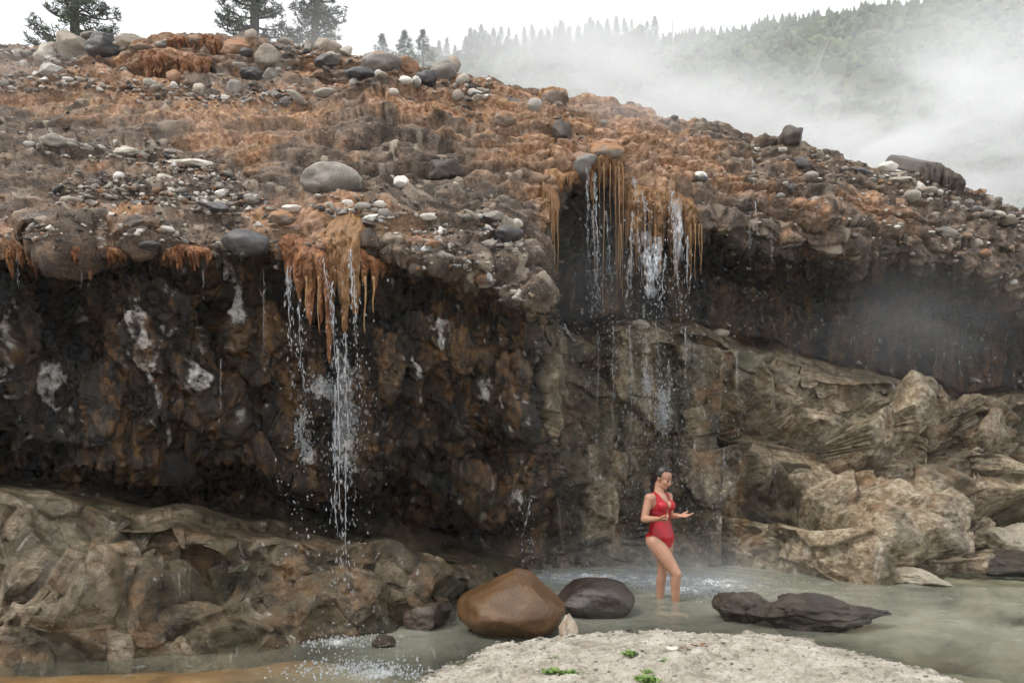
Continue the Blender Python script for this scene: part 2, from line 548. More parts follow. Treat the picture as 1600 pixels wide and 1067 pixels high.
# zone weights
zc1 = sstep(9.6, 10.6, vf)
zslope = np.where(xf < 850, sstep(9.6, 10.4, vf), sstep(11.9, 12.8, vf))
zbed = np.where(xf < 850, 1 - sstep(3.6, 4.6, vf), 1 - sstep(9.35, 9.75, vf))
zbed = np.where(xf < 850, zbed, zbed * 1.0)
zwall = np.clip(1 - zslope - zbed, 0, 1) * (1 - .92 * np.where(xf < 850, np.exp(-((vf - 4.2) / .5) ** 2), np.exp(-((vf - 9.95) / .5) ** 2)))
warp = np.stack([fbm(pf * 0.9, 3, 1), fbm(pf * 0.9, 3, 21), fbm(pf * 0.9, 3, 41)], 1)

big = fbm(pf * 0.55, 3, 5) * 0.22
lump = fbm(pf * 2.3, 5, 9, 0.55)
# slope: bedded conglomerate
zz = pf[:, 2] + warp[:, 2] * 0.22
strat = (zz / 0.42) % 1.0
step_ = (sstep(0.0, .25, strat) - sstep(.55, 1.0, strat)) * 0.09
st2 = (zz / 0.15 + 0.3) % 1.0
step2 = (sstep(0, .14, st2) - sstep(.55, 1, st2)) * 0.035
w1 = worley(pf * 4.5 + warp * 0.5, 3)
cob = np.clip(0.55 - w1[0], 0, 1) ** 0.8 * (w1[2] > 0.35) * 0.13
w2 = worley(pf * 10.0 + warp * 0.8, 5)
cob2 = np.clip(0.6 - w2[0], 0, 1) * 0.045
fine = fbm(pf * 9.0, 3, 14, 0.6)
fibre = fbm(pf * np.array([20., 20., 26.], np.float32), 2, 17, 0.6)
strata = 1 + 1.1 * np.exp(-((xf - 640) / 190) ** 2 - ((yf - 205) / 65) ** 2)
rs_ = .55 + .45 * sstep(820, 1050, xf)
d_slope = lump * 0.062 * rs_ + (step_ * 1.25 + step2 * 2.0) * strata + cob * .8 + cob2 * .8 + fine * 0.030 * rs_ + fibre * .008
# wall: fluted drips and lumps
ps = pf * np.array([5.0, 5.0, 0.8], np.float32) + warp * 0.7
flute = fbm(ps, 4, 30, 0.55)
ps2 = pf * np.array([14, 14, 3.2], np.float32) + warp
pd = np.stack([(pf[:, 0] * .85 + pf[:, 2] * .53) * 2.0, pf[:, 1] * 1.5, (pf[:, 2] * .85 - pf[:, 0] * .53) * .75], 1) + warp * .45
diag = fbm(pd, 3, 36, .5)
rid = fbm(pf * 1.5 + warp * .3, 4, 38, .55, True)
d_wall = flute * 0.075 + diag * .15 + (rid - .6) * .035 + fbm(ps2, 3, 33, 0.6) * 0.03 + lump * 0.035 + fine * 0.026 + fibre * .010


JD = np.array([[.80, -.3, .52], [-.62, -.4, .68], [.15, -.5, -.85], [-.4, -.2, -.85], [.95, -.1, -.2], [-.2, -.5, .9]], np.float32)
# bedrock: planar fracture facets
def facets(p, s, seed, tilt, step, nj=6):
    f1, f2, rv, vec, hid = worley(p * s, seed)
    g = JD[(hid * 7 + 13) % nj]
    return ((vec * g).sum(1) * tilt + (rv - 0.5) * step) / s, f2 - f1, rv


pb = pf @ np.array([[.9, .1, .35], [0, 1, .1], [-.35, -.1, .95]], np.float32) * np.array([1.0, 1.0, 1.25], np.float32) + warp * 0.05
fa, ea, ra = facets(pb, .72, 12, 0.80, 0.30, 3)
fb, eb, rb = facets(pb + warp * 0.03, 1.9, 15, 0.78, 0.30, 3)
fc, ec, rc = facets(pb + warp * 0.03, 5.0, 18, 0.6, 0.3)
fol = pf @ np.array([.42, -.25, .87], np.float32)
pfo = np.stack([pf[:, 0] * 2.2, pf[:, 1] * 2.2, fol * 15.0 + warp[:, 0] * 1.6], 1)
folia = fbm(pfo, 2, 44, .6, True)
chip, ech, rch = facets(pb + warp * 0.04, 15.0, 19, 0.5, 0.3)
d_bed = fa * 0.85 + fb * 0.50 + fc * 0.36 + chip * .40 - np.exp(-(ea / 0.035) ** 2) * 0.06 - np.exp(-(eb / 0.045) ** 2) * 0.028 + (folia - .6) * .005 + lump * 0.025 + fine * 0.010 + fibre * .005
brink = np.where(xf < 850, sstep(2.7, 3.3, vf) * .8, sstep(8.0, 9.3, vf) * .93)
d_bed = d_bed * (1 - brink)
d_bed = blur(blur(d_bed.reshape(NC, NR), 3, 0), 3, 1).ravel()
soft = np.where(xf < 850, .34, np.where((xf > 850) & (xf < 1130), 0.34, 1.0))
d = big * (0.5 + 0.5 * (1 - zbed)) + zslope * d_slope + zwall * d_wall + zbed * d_bed * soft
behind = sstep(17.3, 18.5, vf)
d = d * (1 - 0.6 * behind)
crest_soft = 1 - 0.45 * np.exp(-((vf - 17) / 0.8) ** 2)
Vd = pf + Nn.reshape(-1, 3) * (d * crest_soft)[:, None]
Vd = Vd.reshape(NC, NR, 3)
# the lip hangs a little and breaks into teeth
PXd, PYd = proj(Vd)

# ---- material masks (growth, mineral crust, wetness)
def blob(cx, cy, rx, ry): return np.exp(-((xf - cx) / rx) ** 2 - ((yf - cy) / ry) ** 2)


algae = np.zeros_like(xf)
for cx, cy_, rx, ry, a in [(280, 105, 130, 38, .95), (300, 190, 150, 36, .85), (400, 230, 90, 60, .8), (60, 160, 120, 40, .65), (60, 110, 90, 30, .6),
                           (600, 190, 170, 60, .55), (700, 150, 120, 50, .8), (540, 105, 80, 30, .6), (490, 365, 85, 30, 1.3), (640, 390, 70, 25, .55),
                           (420, 350, 60, 25, .9), (220, 350, 70, 25, .7), (70, 335, 90, 22, .6), (30, 390, 90, 18, .8), (820, 215, 90, 50, 1.1), (950, 205, 110, 45, 1.25),
                           (1010, 270, 75, 70, 1.3), (860, 330, 40, 60, .9), (1150, 260, 110, 55, .45), (1300, 330, 120, 45, .55), (1420, 340, 90, 40, .45),
                           (840, 260, 40, 60, .8), (170, 265, 60, 20, .5), (1560, 390, 60, 30, .3), (760, 200, 60, 30, .6), (180, 130, 60, 30, .6),
                           (1520, 490, 70, 35, .6), (1150, 330, 60, 40, .4)]:
    algae = np.maximum(algae, 0) + a * blob(cx, cy_, rx, ry)
an = fbm(pf * 1.6, 5, 50, 0.6)
an2 = fbm(pf * np.array([3., 3., 7.], np.float32), 4, 56, 0.6)
algae = np.clip(algae, 0, 1.25) * 0.95 + an * 0.42 + an2 * 0.22 - 0.30
algae = sstep(0.0, 0.55, algae) * np.maximum(zslope, sstep(.9, 1.2, blob(1520, 490, 70, 35) * 1.3) * .7)
algae *= (0.55 + 0.45 * sstep(-.3, .25, lump))
# bare dark gravel beds between the coated ones
bed_ = sstep(.42, .55, (zz / .30 + .25 * warp[:, 0]) % 1.0) * sstep(1.0, .88, (zz / .30 + .25 * warp[:, 0]) % 1.0)
algae *= 1 - bed_ * np.clip(.25 + 1.0 * np.exp(-((xf - 630) / 200) ** 2 - ((yf - 215) / 60) ** 2), 0, .9)
# stones set in the gravel: each its own tone
stone = np.maximum(sstep(.06, .16, np.clip(.6 - w2[0], 0, 1)) * (w2[2] > .45) * .8, sstep(.08, .2, np.clip(.55 - w1[0], 0, 1)) * (w1[2] > .55) * .9)
stone = stone * zslope * np.clip(1.05 - algae * 1.3, 0, 1)
stonev = np.where((w1[0] < .45) & (w1[2] > .55), RV[(w1[4] * 5 + 3) & 255], RV[(w2[4] * 3 + 7) & 255])
# rust on the walls
rust = sstep(-0.1, 0.6, fbm(pf * np.array([2.6, 2.6, 0.5], np.float32), 5, 60, 0.6) + 0.15)
crust = np.zeros_like(xf)
for cx, cy_, rx, ry in [(222, 515, 17, 48), (208, 480, 12, 30), (235, 560, 12, 30), (345, 405, 16, 22), (130, 505, 14, 16), (375, 480, 14, 30), (305, 585, 15, 20), (80, 600, 22, 22), (248, 625, 8, 25),
                        (265, 672, 8, 18), (690, 530, 10, 26), (655, 575, 6, 16), (755, 600, 6, 14), (12, 520, 10, 25), (20, 590, 12, 15), (700, 540, 5, 12), (810, 775, 10, 8),
                        (540, 650, 32, 85), (505, 610, 26, 22), (1035, 640, 12, 35), (1010, 600, 6, 20), (475, 680, 14, 36)]:
    crust = np.maximum(crust, blob(cx + (yf - cy_) * .12, cy_, rx * .72, ry * 1.15))
crust = sstep(0.45, 0.85, crust + fbm(pf * np.array([9., 9., 2.2], np.float32), 5, 70, 0.75) * 0.60) * (1 - zslope) * .9
for_x = (xf > 850)
pale = np.where(for_x, .28 + sstep(1130, 1260, xf) * 0.44, 0.02) + 0.25 * sstep(120, 0, xf) * (xf < 850)
pale = pale + blob(1350, 850, 200, 66) * 1.4 + blob(1560, 880, 130, 60) * .8 + blob(1290, 620, 90, 60) * .5 + blob(60, 960, 100, 60) * .2
pale = np.clip(pale + fbm(pf * 1.3, 4, 80) * 0.5 + (ra - .5) * 0.55 + (rb - 0.5) * 0.75 + (rc - .5) * .2, 0, 1.2)
strk = fbm(pf * np.array([3.4, 3.4, .42], np.float32) + warp * .25, 4, 86, .6)
midw = sstep(860, 880, xf) * sstep(1230, 1120, xf)
pale = np.clip(pale * (1 - .7 * midw) + midw * (.22 + strk * .75), 0, 1.2)
blackw = np.where(for_x, sstep(1190, 1090, xf) * 0.42 + .06, 0.26)
blackw = np.clip(blackw + fbm(pf * np.array([2.6, 2.6, 0.45], np.float32) + warp * .3, 5, 90, 0.6) * 0.95 - 0.10, 0, 1)
blackw = np.where(for_x, blackw, np.clip(blackw - .16 + .2 * sstep(3.8, 4.3, vf) - blob(400, 970, 300, 60) * .2, 0, 1))
moss = np.clip(fbm(pf * 1.9, 5, 95, 0.6) * 1.3 - 0.15, 0, 1)

quads = np.empty(((NC - 1) * (NR - 1), 4), np.int32)
ii, jj = np.meshgrid(np.arange(NC - 1), np.arange(NR - 1), indexing='ij')
a0 = (ii * NR + jj).ravel()
quads[:, 0], quads[:, 1], quads[:, 2], quads[:, 3] = a0, a0 + 1, a0 + NR + 1, a0 + NR
n_test = np.cross(Vd[NC // 3, 300] - Vd[NC // 3, 299], Vd[NC // 3 + 1, 300] - Vd[NC // 3, 300])
quads = quads[:, ::-1].copy()
VF = Vd.reshape(-1, 3)


def submesh(mask):
    fs = quads[mask]
    used = np.zeros(len(VF), bool); used[fs.ravel()] = True
    idx = np.cumsum(used) - 1
    at = {'algae': algae[used], 'rust': rust[used], 'crust': crust[used], 'pale': pale[used], 'blackw': blackw[used], 'moss': moss[used],
          'zslope': zslope[used], 'zbed': zbed[used], 'stone': stone[used], 'stonev': stonev[used]}
    return mesh_np(VF[used], idx[fs].astype(np.int32), True, at)


qv = vf[quads[:, 0]]; qx = xf[quads[:, 0]]
is_ledge = (qx < 850) & (qv < 4.35)
is_bed = (qx >= 850) & (qv < 10.0)


def cliff_material():
    m, t, b = new_mat('cliff_rock')
    oc = objcoord(t)
    A_ = {k: attr(t, k).outputs['Fac'] for k in ('algae', 'rust', 'crust', 'pale', 'blackw', 'moss', 'zslope', 'zbed', 'stone', 'stonev')}
    # conglomerate slope
    n1 = noise_tex(t, 2.2, 5, 0.72, oc, (1, 1, 2.8), 0.3)
    n2 = noise_tex(t, 14, 4, 0.7, oc)
    n3 = noise_tex(t, 55, 2, 0.7, oc)
    cs = ramp(t, n1, [(0.32, (.020, .0135, .0095)), (0.46, (.074, .048, .032)), (0.57, (.17, .112, .073)), (0.70, (.30, .22, .155))])
    cs = mixc(t, ramp(t, n2, [(0.35, 0.85), (0.55, 0.0)]), cs, (.020, .0145, .011))
    cs = mixc(t, ramp(t, n3, [(0.56, 0.0), (0.70, 0.7)]), cs, (.34, .29, .24))
    cst = ramp(t, A_['stonev'], [(0.0, (.020, .015, .012)), (.35, (.075, .054, .038)), (.65, (.19, .145, .105)), (1.0, (.45, .39, .31))])
    cs = mixc(t, mathn(t, 'MULTIPLY', A_['stone'], ramp(t, n3, [(.3, .5), (.6, 1.0)])), cs, cst)
    ca = ramp(t, n2, [(0.32, (.075, .030, .011)), (0.44, (.235, .112, .050)), (0.55, (.39, .22, .125)), (0.68, (.56, .40, .29))])
    na = noise_tex(t, 5, 3, 0.6, oc)
    ca = mixc(t, ramp(t, na, [(0.5, 0.0), (0.75, 0.6)]), ca, (.30, .19, .06))
    cs = mixc(t, A_['algae'], cs, ca)
    # wall
    nw = noise_tex(t, 4.5, 5, 0.7, oc, (1, 1, .22), 0.35)
    cw = ramp(t, nw, [(0.39, (.003, .0026, .0021)), (0.53, (.013, .009, .0048)), (0.63, (.050, .029, .012)), (0.76, (.135, .08, .032))])
    rr = mathn(t, 'MULTIPLY', A_['rust'], ramp(t, noise_tex(t, 9, 4, 0.7, oc, (1, 1, .35)), [(0.44, 0.0), (0.62, 1.0)]))
    cw = mixc(t, rr, cw, (.15, .074, .025))
    cw = mixc(t, ramp(t, n2, [(0.36, .85), (0.50, 0.0)]), cw, (.004, .0033, .0028))
    cw = mixc(t, mathn(t, 'MULTIPLY', A_['rust'], ramp(t, n3, [(0.55, 0.0), (0.72, .6)])), cw, (.20, .11, .05))
    cw = mixc(t, mathn(t, 'MULTIPLY', A_['moss'], ramp(t, n2, [(0.48, 0.0), (0.68, .7)])), cw, (.055, .048, .025))
    crk = mathn(t, 'MULTIPLY', A_['crust'], ramp(t, n2, [(0.34, 0.0), (0.58, 1.0)]))
    cw = mixc(t, crk, cw, (.60, .57, .53))
    # bedrock
    nb = noise_tex(t, 3.0, 5, 0.72, oc, (1.0, 1.0, 1.3), 0.2)
    nb2 = noise_tex(t, 10, 4, 0.74, oc, (1, 1, 1.4), 0.2)
    cd = ramp(t, nb, [(0.32, (.020, .014, .008)), (0.5, (.066, .050, .029)), (0.68, (.14, .112, .07))])
    cp = ramp(t, nb2, [(0.32, (.085, .058, .030)), (0.46, (.26, .197, .122)), (0.57, (.41, .34, .24)), (0.70, (.56, .50, .40))])
    cb = mixc(t, A_['pale'], cd, cp)
    cb = mixc(t, mathn(t, 'MULTIPLY', A_['rust'], ramp(t, nb, [(0.45, 0.0), (0.62, .75)])), cb, (.19, .10, .042))
    cb = mixc(t, mathn(t, 'MULTIPLY', A_['moss'], .8), cb, (.085, .08, .045))
    cb = mixc(t, mathn(t, 'MULTIPLY', A_['blackw'], ramp(t, nb2, [(0.3, 1.0), (0.72, 0.35)])), cb, (.015, .013, .010))
    cb = mixc(t, crk, cb, (.55, .52, .48))
    # thin dark cracks
    vo = t.nodes.new('ShaderNodeTexVoronoi'); vo.feature = 'DISTANCE_TO_EDGE'; vo.inputs['Scale'].default_value = 3.2
    wv = t.nodes.new('ShaderNodeVectorMath'); wv.operation = 'ADD'
    nn_ = t.nodes.new('ShaderNodeTexNoise'); nn_.inputs['Scale'].default_value = 2.5; nn_.inputs['Detail'].default_value = 3
    t.links.new(oc, nn_.inputs['Vector'])
    t.links.new(oc, wv.inputs[0]); t.links.new(nn_.outputs['Color'], wv.inputs[1])
    t.links.new(wv.outputs[0], vo.inputs['Vector'])
    crack = ramp(t, vo.outputs['Distance'], [(0.0, 1.0), (0.022, 0.0)])
    cb = mixc(t, mathn(t, 'MULTIPLY', crack, ramp(t, nb, [(.48, .0), (.66, .55)])), cb, (.022, .018, .014))
    c = mixc(t, A_['zbed'], cw, cb)
    c = mixc(t, A_['zslope'], c, cs)
    t.links.new(c, b.inputs['Base Color'])
    rg = mixc(t, A_['zslope'], (.34, .34, .34), (.78, .78, .78))
    rg = mixc(t, mathn(t, 'MULTIPLY', A_['blackw'], .8), rg, (.34, .34, .34))
    t.links.new(rg, b.inputs['Roughness'])
    b.inputs['Specular IOR Level'].default_value = 0.4
    h = mathn(t, 'ADD', noise_tex(t, 22, 5, 0.75, oc), mathn(t, 'MULTIPLY', nb2, A_['zbed']))
    # crisp fracture planes on the bedrock
    for vs_, amp_ in ((3.4, 6.0), (10.0, 3.0)):
        vv = t.nodes.new('ShaderNodeTexVoronoi'); vv.feature = 'F1'; vv.inputs['Scale'].default_value = vs_
        t.links.new(oc, vv.inputs['Vector'])
        df = t.nodes.new('ShaderNodeVectorMath'); df.operation = 'SUBTRACT'
        sc_ = t.nodes.new('ShaderNodeVectorMath'); sc_.operation = 'SCALE'; sc_.inputs['Scale'].default_value = vs_
        t.links.new(oc, sc_.inputs[0])
        sp_ = t.nodes.new('ShaderNodeVectorMath'); sp_.operation = 'SCALE'; sp_.inputs['Scale'].default_value = vs_
        t.links.new(vv.outputs['Position'], sp_.inputs[0])
        t.links.new(sc_.outputs[0], df.inputs[0]); t.links.new(sp_.outputs[0], df.inputs[1])
        dr = t.nodes.new('ShaderNodeVectorMath'); dr.operation = 'SUBTRACT'; dr.inputs[1].default_value = (.5, .5, .5)
        t.links.new(vv.outputs['Color'], dr.inputs[0])
        dt = t.nodes.new('ShaderNodeVectorMath'); dt.operation = 'DOT_PRODUCT'
        t.links.new(df.outputs[0], dt.inputs[0]); t.links.new(dr.outputs[0], dt.inputs[1])
        h = mathn(t, 'ADD', h, mathn(t, 'MULTIPLY', mathn(t, 'MULTIPLY', dt.outputs['Value'], A_['zbed']), amp_))
    h = mathn(t, 'SUBTRACT', h, mathn(t, 'MULTIPLY', crack, mathn(t, 'MULTIPLY', A_['zbed'], .2)))
    bump(t, b, h, 0.9, 0.03)
    return m


M['cliff'] = cliff_material()
cliff = link('cliff', submesh(~is_ledge & ~is_bed), M['cliff'])
tag(cliff, 'tall brown cliff of bedded gravel with ochre growth and dark overhangs', 'cliff', kind='structure')
ledge = link('rock_ledge', submesh(is_ledge), M['cliff'])
tag(ledge, 'fractured brown bedrock ledge under the dark overhang beside the pool', 'rock ledge', kind='structure')
bed = link('bedrock_slope', submesh(is_bed), M['cliff'])
tag(bed, 'tan and black bedrock face behind the bather, rising from the pool', 'bedrock', kind='structure')

PXd, PYd = proj(VF)
VIS = (vf > 0.8) & (vf < 17.6)
NVg = normals(Vd); 
if NVg[NC // 3, np.searchsorted(vs, 8)][1] > 0: NVg = -NVg
NVf = NVg.reshape(-1, 3)


def surf(px, py, r=5.0, hint=None):
    """nearest cliff point seen at a photo pixel, and its normal"""
    mk = (np.abs(PXd - px) < r) & (np.abs(PYd - py) < r) & VIS
    ids = np.nonzero(mk)[0]
    if len(ids) == 0: return surf(px, py, r * 2.2)
    if hint is not None: k = ids[np.argmin(np.abs(VF[ids, 1] - hint))]
    else:
        ymin = VF[ids, 1].min()
        near = ids[VF[ids, 1] < ymin + 0.35]
        k = near[np.argmin((PXd[near] - px) ** 2 + (PYd[near] - py) ** 2)]
    return VF[k].astype(float), NVf[k].astype(float)
# ------------------------------------------------------------------ pool, bed, shore
def grid_mesh(xs, ys, zf, attrs=None):
    X, Yy = np.meshgrid(xs, ys, indexing='ij')
    p = np.stack([X.ravel(), Yy.ravel()], 1).astype(np.float32)
    z = zf(p)
    V = np.column_stack([p, z])
    n, k = len(xs), len(ys)
    i, j = np.meshgrid(np.arange(n - 1), np.arange(k - 1), indexing='ij')
    a = (i * k + j).ravel()
    Fq = np.stack([a, a + k, a + k + 1, a + 1], 1)
    return V, Fq


def p3(p, s, z=0.0): return np.column_stack([p[:, 0] * s, p[:, 1] * s, np.full(len(p), z)]).astype(np.float32)


SHORE = np.array([(-1.9, -4), (-1.75, 2.0), (-1.45, 3.6), (-1.0, 5.0), (-.72, 5.62), (-.52, 6.2), (-.2, 6.62), (.1, 6.78), (.44, 6.9), (.91, 7.06), (1.35, 7.14),
                  (1.73, 7.16), (2.27, 7.03), (2.72, 6.72), (3.0, 6.2), (3.2, 5.7), (3.42, 5.1), (3.8, 4.0), (4.3, 2.0), (4.6, -4)])


def shore_dist(p):
    """distance to the shore line, positive on land"""
    best = np.full(len(p), 1e9)
    for a, b in zip(SHORE[:-1], SHORE[1:]):
        ab = b - a
        t = np.clip(((p - a) @ ab) / (ab @ ab), 0, 1)
        q = a + t[:, None] * ab
        best = np.minimum(best, np.hypot(*(p - q).T))
    ins = np.zeros(len(p), bool)
    poly = np.vstack([SHORE, SHORE[:1]])
    for a, b in zip(poly[:-1], poly[1:]):
        c = ((a[1] > p[:, 1]) != (b[1] > p[:, 1]))
        with np.errstate(divide='ignore', invalid='ignore'):
            xi = (b[0] - a[0]) * (p[:, 1] - a[1]) / (b[1] - a[1]) + a[0]
        ins ^= c & (p[:, 0] < xi)
    return np.where(ins, best, -best)


def bed_z(p):
    ds = shore_dist(p)
    z = -0.12 - 0.42 * (1 - np.exp(np.minimum(ds, 0) / 1.1))
    n = fbm(p3(p, .9), 4, 200) * .09
    right = sstep(2.6, 5.0, p[:, 0])
    z = z + n + right * (0.20 + fbm(p3(p, 1.6, 3), 4, 210) * .20)
    z = z + .34 * np.exp(-((p[:, 0] - 5.7) / 1.1) ** 2 - ((p[:, 1] - 9.6) / .7) ** 2) * (1 + .35 * fbm(p3(p, 3.0, 5), 3, 215))
    left = sstep(-.8, -1.7, p[:, 0]) * sstep(7.3, 6.5, p[:, 1])
    z = z * (1 - left * .8) - left * (.03 + .02 * fbm(p3(p, 2.), 3, 220))
    shelf = sstep(-1.7, -2.5, p[:, 0]) * sstep(6.30, 5.85, p[:, 1])
    return np.minimum(z, -0.012) + shelf * (.085 + .02 * fbm(p3(p, 2.6), 3, 225))


xs = np.linspace(-14, 20, 420); ys = np.linspace(1.0, 22, 300)
Vb, Fb = grid_mesh(xs, ys, bed_z)
pb2 = Vb[:, :2]
och = np.clip(sstep(-.4, -2.6, pb2[:, 0]) * sstep(7.4, 6.3, pb2[:, 1]) + fbm(p3(pb2, 1.3), 4, 230) * .3, 0, 1)
m, t, b = new_mat('pool_bed')
oc = objcoord(t)
c1 = ramp(t, noise_tex(t, 1.4, 7, .65, oc), [(.36, (.05, .048, .032)), (.48, (.215, .20, .15)), (.66, (.40, .375, .30))])
c2 = ramp(t, noise_tex(t, 3.0, 7, .7, oc), [(.3, (.12, .052, .013)), (.5, (.30, .14, .038)), (.72, (.42, .25, .12))])
t.links.new(mixc(t, attr(t, 'och').outputs['Fac'], c1, c2), b.inputs['Base Color'])
b.inputs['Roughness'].default_value = .28
bump(t, b, noise_tex(t, 9, 6, .7, oc), .6, .03)
o = link('pool_bed', mesh_np(Vb, Fb, True, {'och': och}), m)
tag(o, 'stony bed of the pool seen through milky water', 'pool bed', kind='structure')

xs = np.concatenate([np.linspace(-14, -4, 60)[:-1], np.linspace(-4, 8, 620)[:-1], np.linspace(8, 20, 60)])
ys = np.concatenate([np.linspace(1.0, 5.2, 30)[:-1], np.linspace(5.2, 12.5, 420)[:-1], np.linspace(12.5, 22, 40)])


HITS = [(1.75, 9.75, .55, .45), (.9, 9.9, .6, .35), (2.35, 9.55, .5, .5), (2.0, 9.1, .35, .3), (-1.48, 6.75, .22, .16), (-1.15, 5.95, .28, .12), (-.95, 5.8, .3, .12), (-1.80, 6.9, .14, .1)]


def foam_at(p):
    f = np.zeros(len(p))
    for q_, (hx, hy, rx, ry) in enumerate(HITS): f = np.maximum(f, (1 if q_ < 4 else .62) * np.exp(-((p[:, 0] - hx) / rx) ** 2 - ((p[:, 1] - hy) / ry) ** 2))
    return f


def water_z(p):
    f = foam_at(p)
    calm = fbm(np.column_stack([p[:, 0] * 1.6, p[:, 1] * 3.2, p[:, 0] * 0]), 3, 240) * .006
    w = calm + f * (fbm(p3(p, 9), 3, 250, .6) * .035 + .02)
    for hx, hy, rx, ry in HITS[:3]:
        r = np.hypot((p[:, 0] - hx), (p[:, 1] - hy))
        w += np.sin(r * 22) * .006 * np.exp(-r / 1.2)
    return w


Vw, Fw = grid_mesh(xs, ys, water_z)
pw = Vw[:, :2]
depth = np.maximum(-bed_z(pw), 0)
foam = np.clip(foam_at(pw) * 1.2 + fbm(p3(pw, 7), 4, 260, .65) * .5 - .27, 0, 1)
m, t, b = new_mat('milky_water')
oc = objcoord(t)
dep = attr(t, 'depth').outputs['Fac']; fo = attr(t, 'foam').outputs['Fac']
milk = ramp(t, noise_tex(t, .8, 4, .6, oc), [(.3, (.295, .305, .245)), (.7, (.395, .405, .33))])
milk = mixc(t, fo, milk, (.72, .74, .74))
b.inputs['Roughness'].default_value = .12
b.inputs['IOR'].default_value = 1.33
b.inputs['Specular IOR Level'].default_value = .5
t.links.new(milk, b.inputs['Base Color'])
rgh = mixc(t, fo, (.07, .07, .07), (.5, .5, .5))
t.links.new(rgh, b.inputs['Roughness'])
tr = t.nodes.new('ShaderNodeBsdfTransparent'); tr.inputs['Color'].default_value = (.85, .87, .81, 1)
ms = t.nodes.new('ShaderNodeMixShader')
op = t.nodes.new('ShaderNodeMapRange')
op.inputs['From Min'].default_value = 0.0; op.inputs['From Max'].default_value = .62
op.inputs['To Min'].default_value = .04; op.inputs['To Max'].default_value = .93
t.links.new(dep, op.inputs['Value'])
t.links.new(mathn(t, 'MAXIMUM', op.outputs[0], fo), ms.inputs['Fac'])
t.links.new(tr.outputs[0], ms.inputs[1]); t.links.new(b.outputs[0], ms.inputs[2])
t.links.new(ms.outputs[0], t.nodes['Material Output'].inputs['Surface'])
bump(t, b, mathn(t, 'ADD', noise_tex(t, 5, 4, .6, oc, (1, 1.8, 1)), mathn(t, 'MULTIPLY', noise_tex(t, 40, 3, .6, oc), .25)), .35, .02)
o = link('water', mesh_np(Vw, Fw, True, {'depth': depth, 'foam': foam}), m)
tag(o, 'milky grey green pool of hot spring water', 'water', kind='structure')

xs = np.linspace(-2.2, 5.0, 560); ys = np.concatenate([np.linspace(-4, 4.8, 60)[:-1], np.linspace(4.8, 7.5, 330)])


def shore_z(p):
    ds = shore_dist(p) + fbm(p3(p, 2.2), 4, 270) * .10
    ds = ds - .05
    z = np.where(ds > 0, .20 * (1 - np.exp(-ds / .75)), ds * .8)
    z = z + fbm(p3(p, 1.5), 3, 275) * .03 + fbm(p3(p, 6), 4, 280, .6) * .026
    w = worley(p3(p, 3.2) + fbm(p3(p, 2), 2, 281)[:, None] * .4, 30)
    z = z + (w[2] - .5) * .035 - np.exp(-((w[1] - w[0]) / .045) ** 2) * .020
    z += np.exp(-((p[:, 0] - .55) / .5) ** 2 - ((p[:, 1] - 6.75) / .2) ** 2) * .04
    return z


Vs_, Fs_ = grid_mesh(xs, ys, shore_z)
m, t, b = new_mat('pale_shore_rock')
oc = objcoord(t)
n1 = noise_tex(t, 3.5, 8, .7, oc, dist=.5)
c = ramp(t, n1, [(.30, (.17, .145, .11)), (.45, (.37, .335, .275)), (.58, (.50, .465, .40)), (.72, (.62, .59, .53))])
n2 = noise_tex(t, 30, 5, .7, oc)
c = mixc(t, ramp(t, n2, [(.33, .75), (.47, 0.)]), c, (.13, .105, .08))
n3 = noise_tex(t, 11, 5, .7, oc, dist=1.0)
c = mixc(t, ramp(t, n3, [(.32, .55), (.45, 0.)]), c, (.19, .145, .10))
wet = attr(t, 'wet').outputs['Fac']
c = mixc(t, wet, c, (.075, .066, .048))
t.links.new(c, b.inputs['Base Color'])
b.inputs['Roughness'].default_value = .75
bump(t, b, mathn(t, 'ADD', n2, n3), .9, .022)
wetm = sstep(.045, -.01, Vs_[:, 2] + fbm(p3(Vs_[:, :2], 5), 3, 285) * .02)
o = link('shore', mesh_np(Vs_, Fs_, True, {'wet': wetm}), m)
tag(o, 'pale weathered rock shore at the pool edge', 'shore', kind='structure')

# ------------------------------------------------------------------ wooded hill behind
hk = np.array([-420, 300, 560, 640, 720, 800, 900, 960, 1040, 1150, 1200, 1300, 1400, 1480, 1700, 2050], float)
hy = np.array([150, 130, 106, 96, 84, 78, 70, 66, 69, 60, 46, 34, 15, 5, -12, -25], float)
hY = np.array([70, 80, 110, 125, 150, 160, 175, 185, 230, 250, 260, 260, 260, 260, 270, 280], float)
hcols = np.linspace(-420, 2050, 260)
ht = np.concatenate([np.linspace(0, 1, 170) ** 1.3, [1.03, 1.1, 1.3]])
hyc, hYc = np.interp(hcols, hk, hy), np.interp(hcols, hk, hY)
yc = np.interp(hcols, cols, Ys[:, -1]); zcr = np.interp(hcols, cols, Vd[:, -1, 2])
HX, HT = np.meshgrid(hcols, ht, indexing='ij')
Y0 = (yc - 1.5)[:, None]; Y1 = hYc[:, None]
z0 = (zcr - 1.0)[:, None]; z1 = (CAMH + (HZ - hyc) / F * hYc)[:, None]
tt = np.minimum(HT, 1)
HYY = Y0 + (Y1 - Y0) * HT
HZZ = z0 + (z1 - z0) * (tt ** 1.12) - np.maximum(HT - 1, 0) * 120
Hp = np.stack([(HX - 800) / F * HYY, HYY, HZZ], -1).reshape(-1, 3).astype(np.float32)
amp = np.clip((Hp[:, 1] - 25) / 60, 0, 1) * sstep(1.0, .9, HT.ravel())
Hp[:, 2] += (fbm(Hp * .03, 4, 300) * 4.0 + fbm(Hp * .15, 3, 310) * .9) * amp
i, j = np.meshgrid(np.arange(len(hcols) - 1), np.arange(len(ht) - 1), indexing='ij')
a = (i * len(ht) + j).ravel()
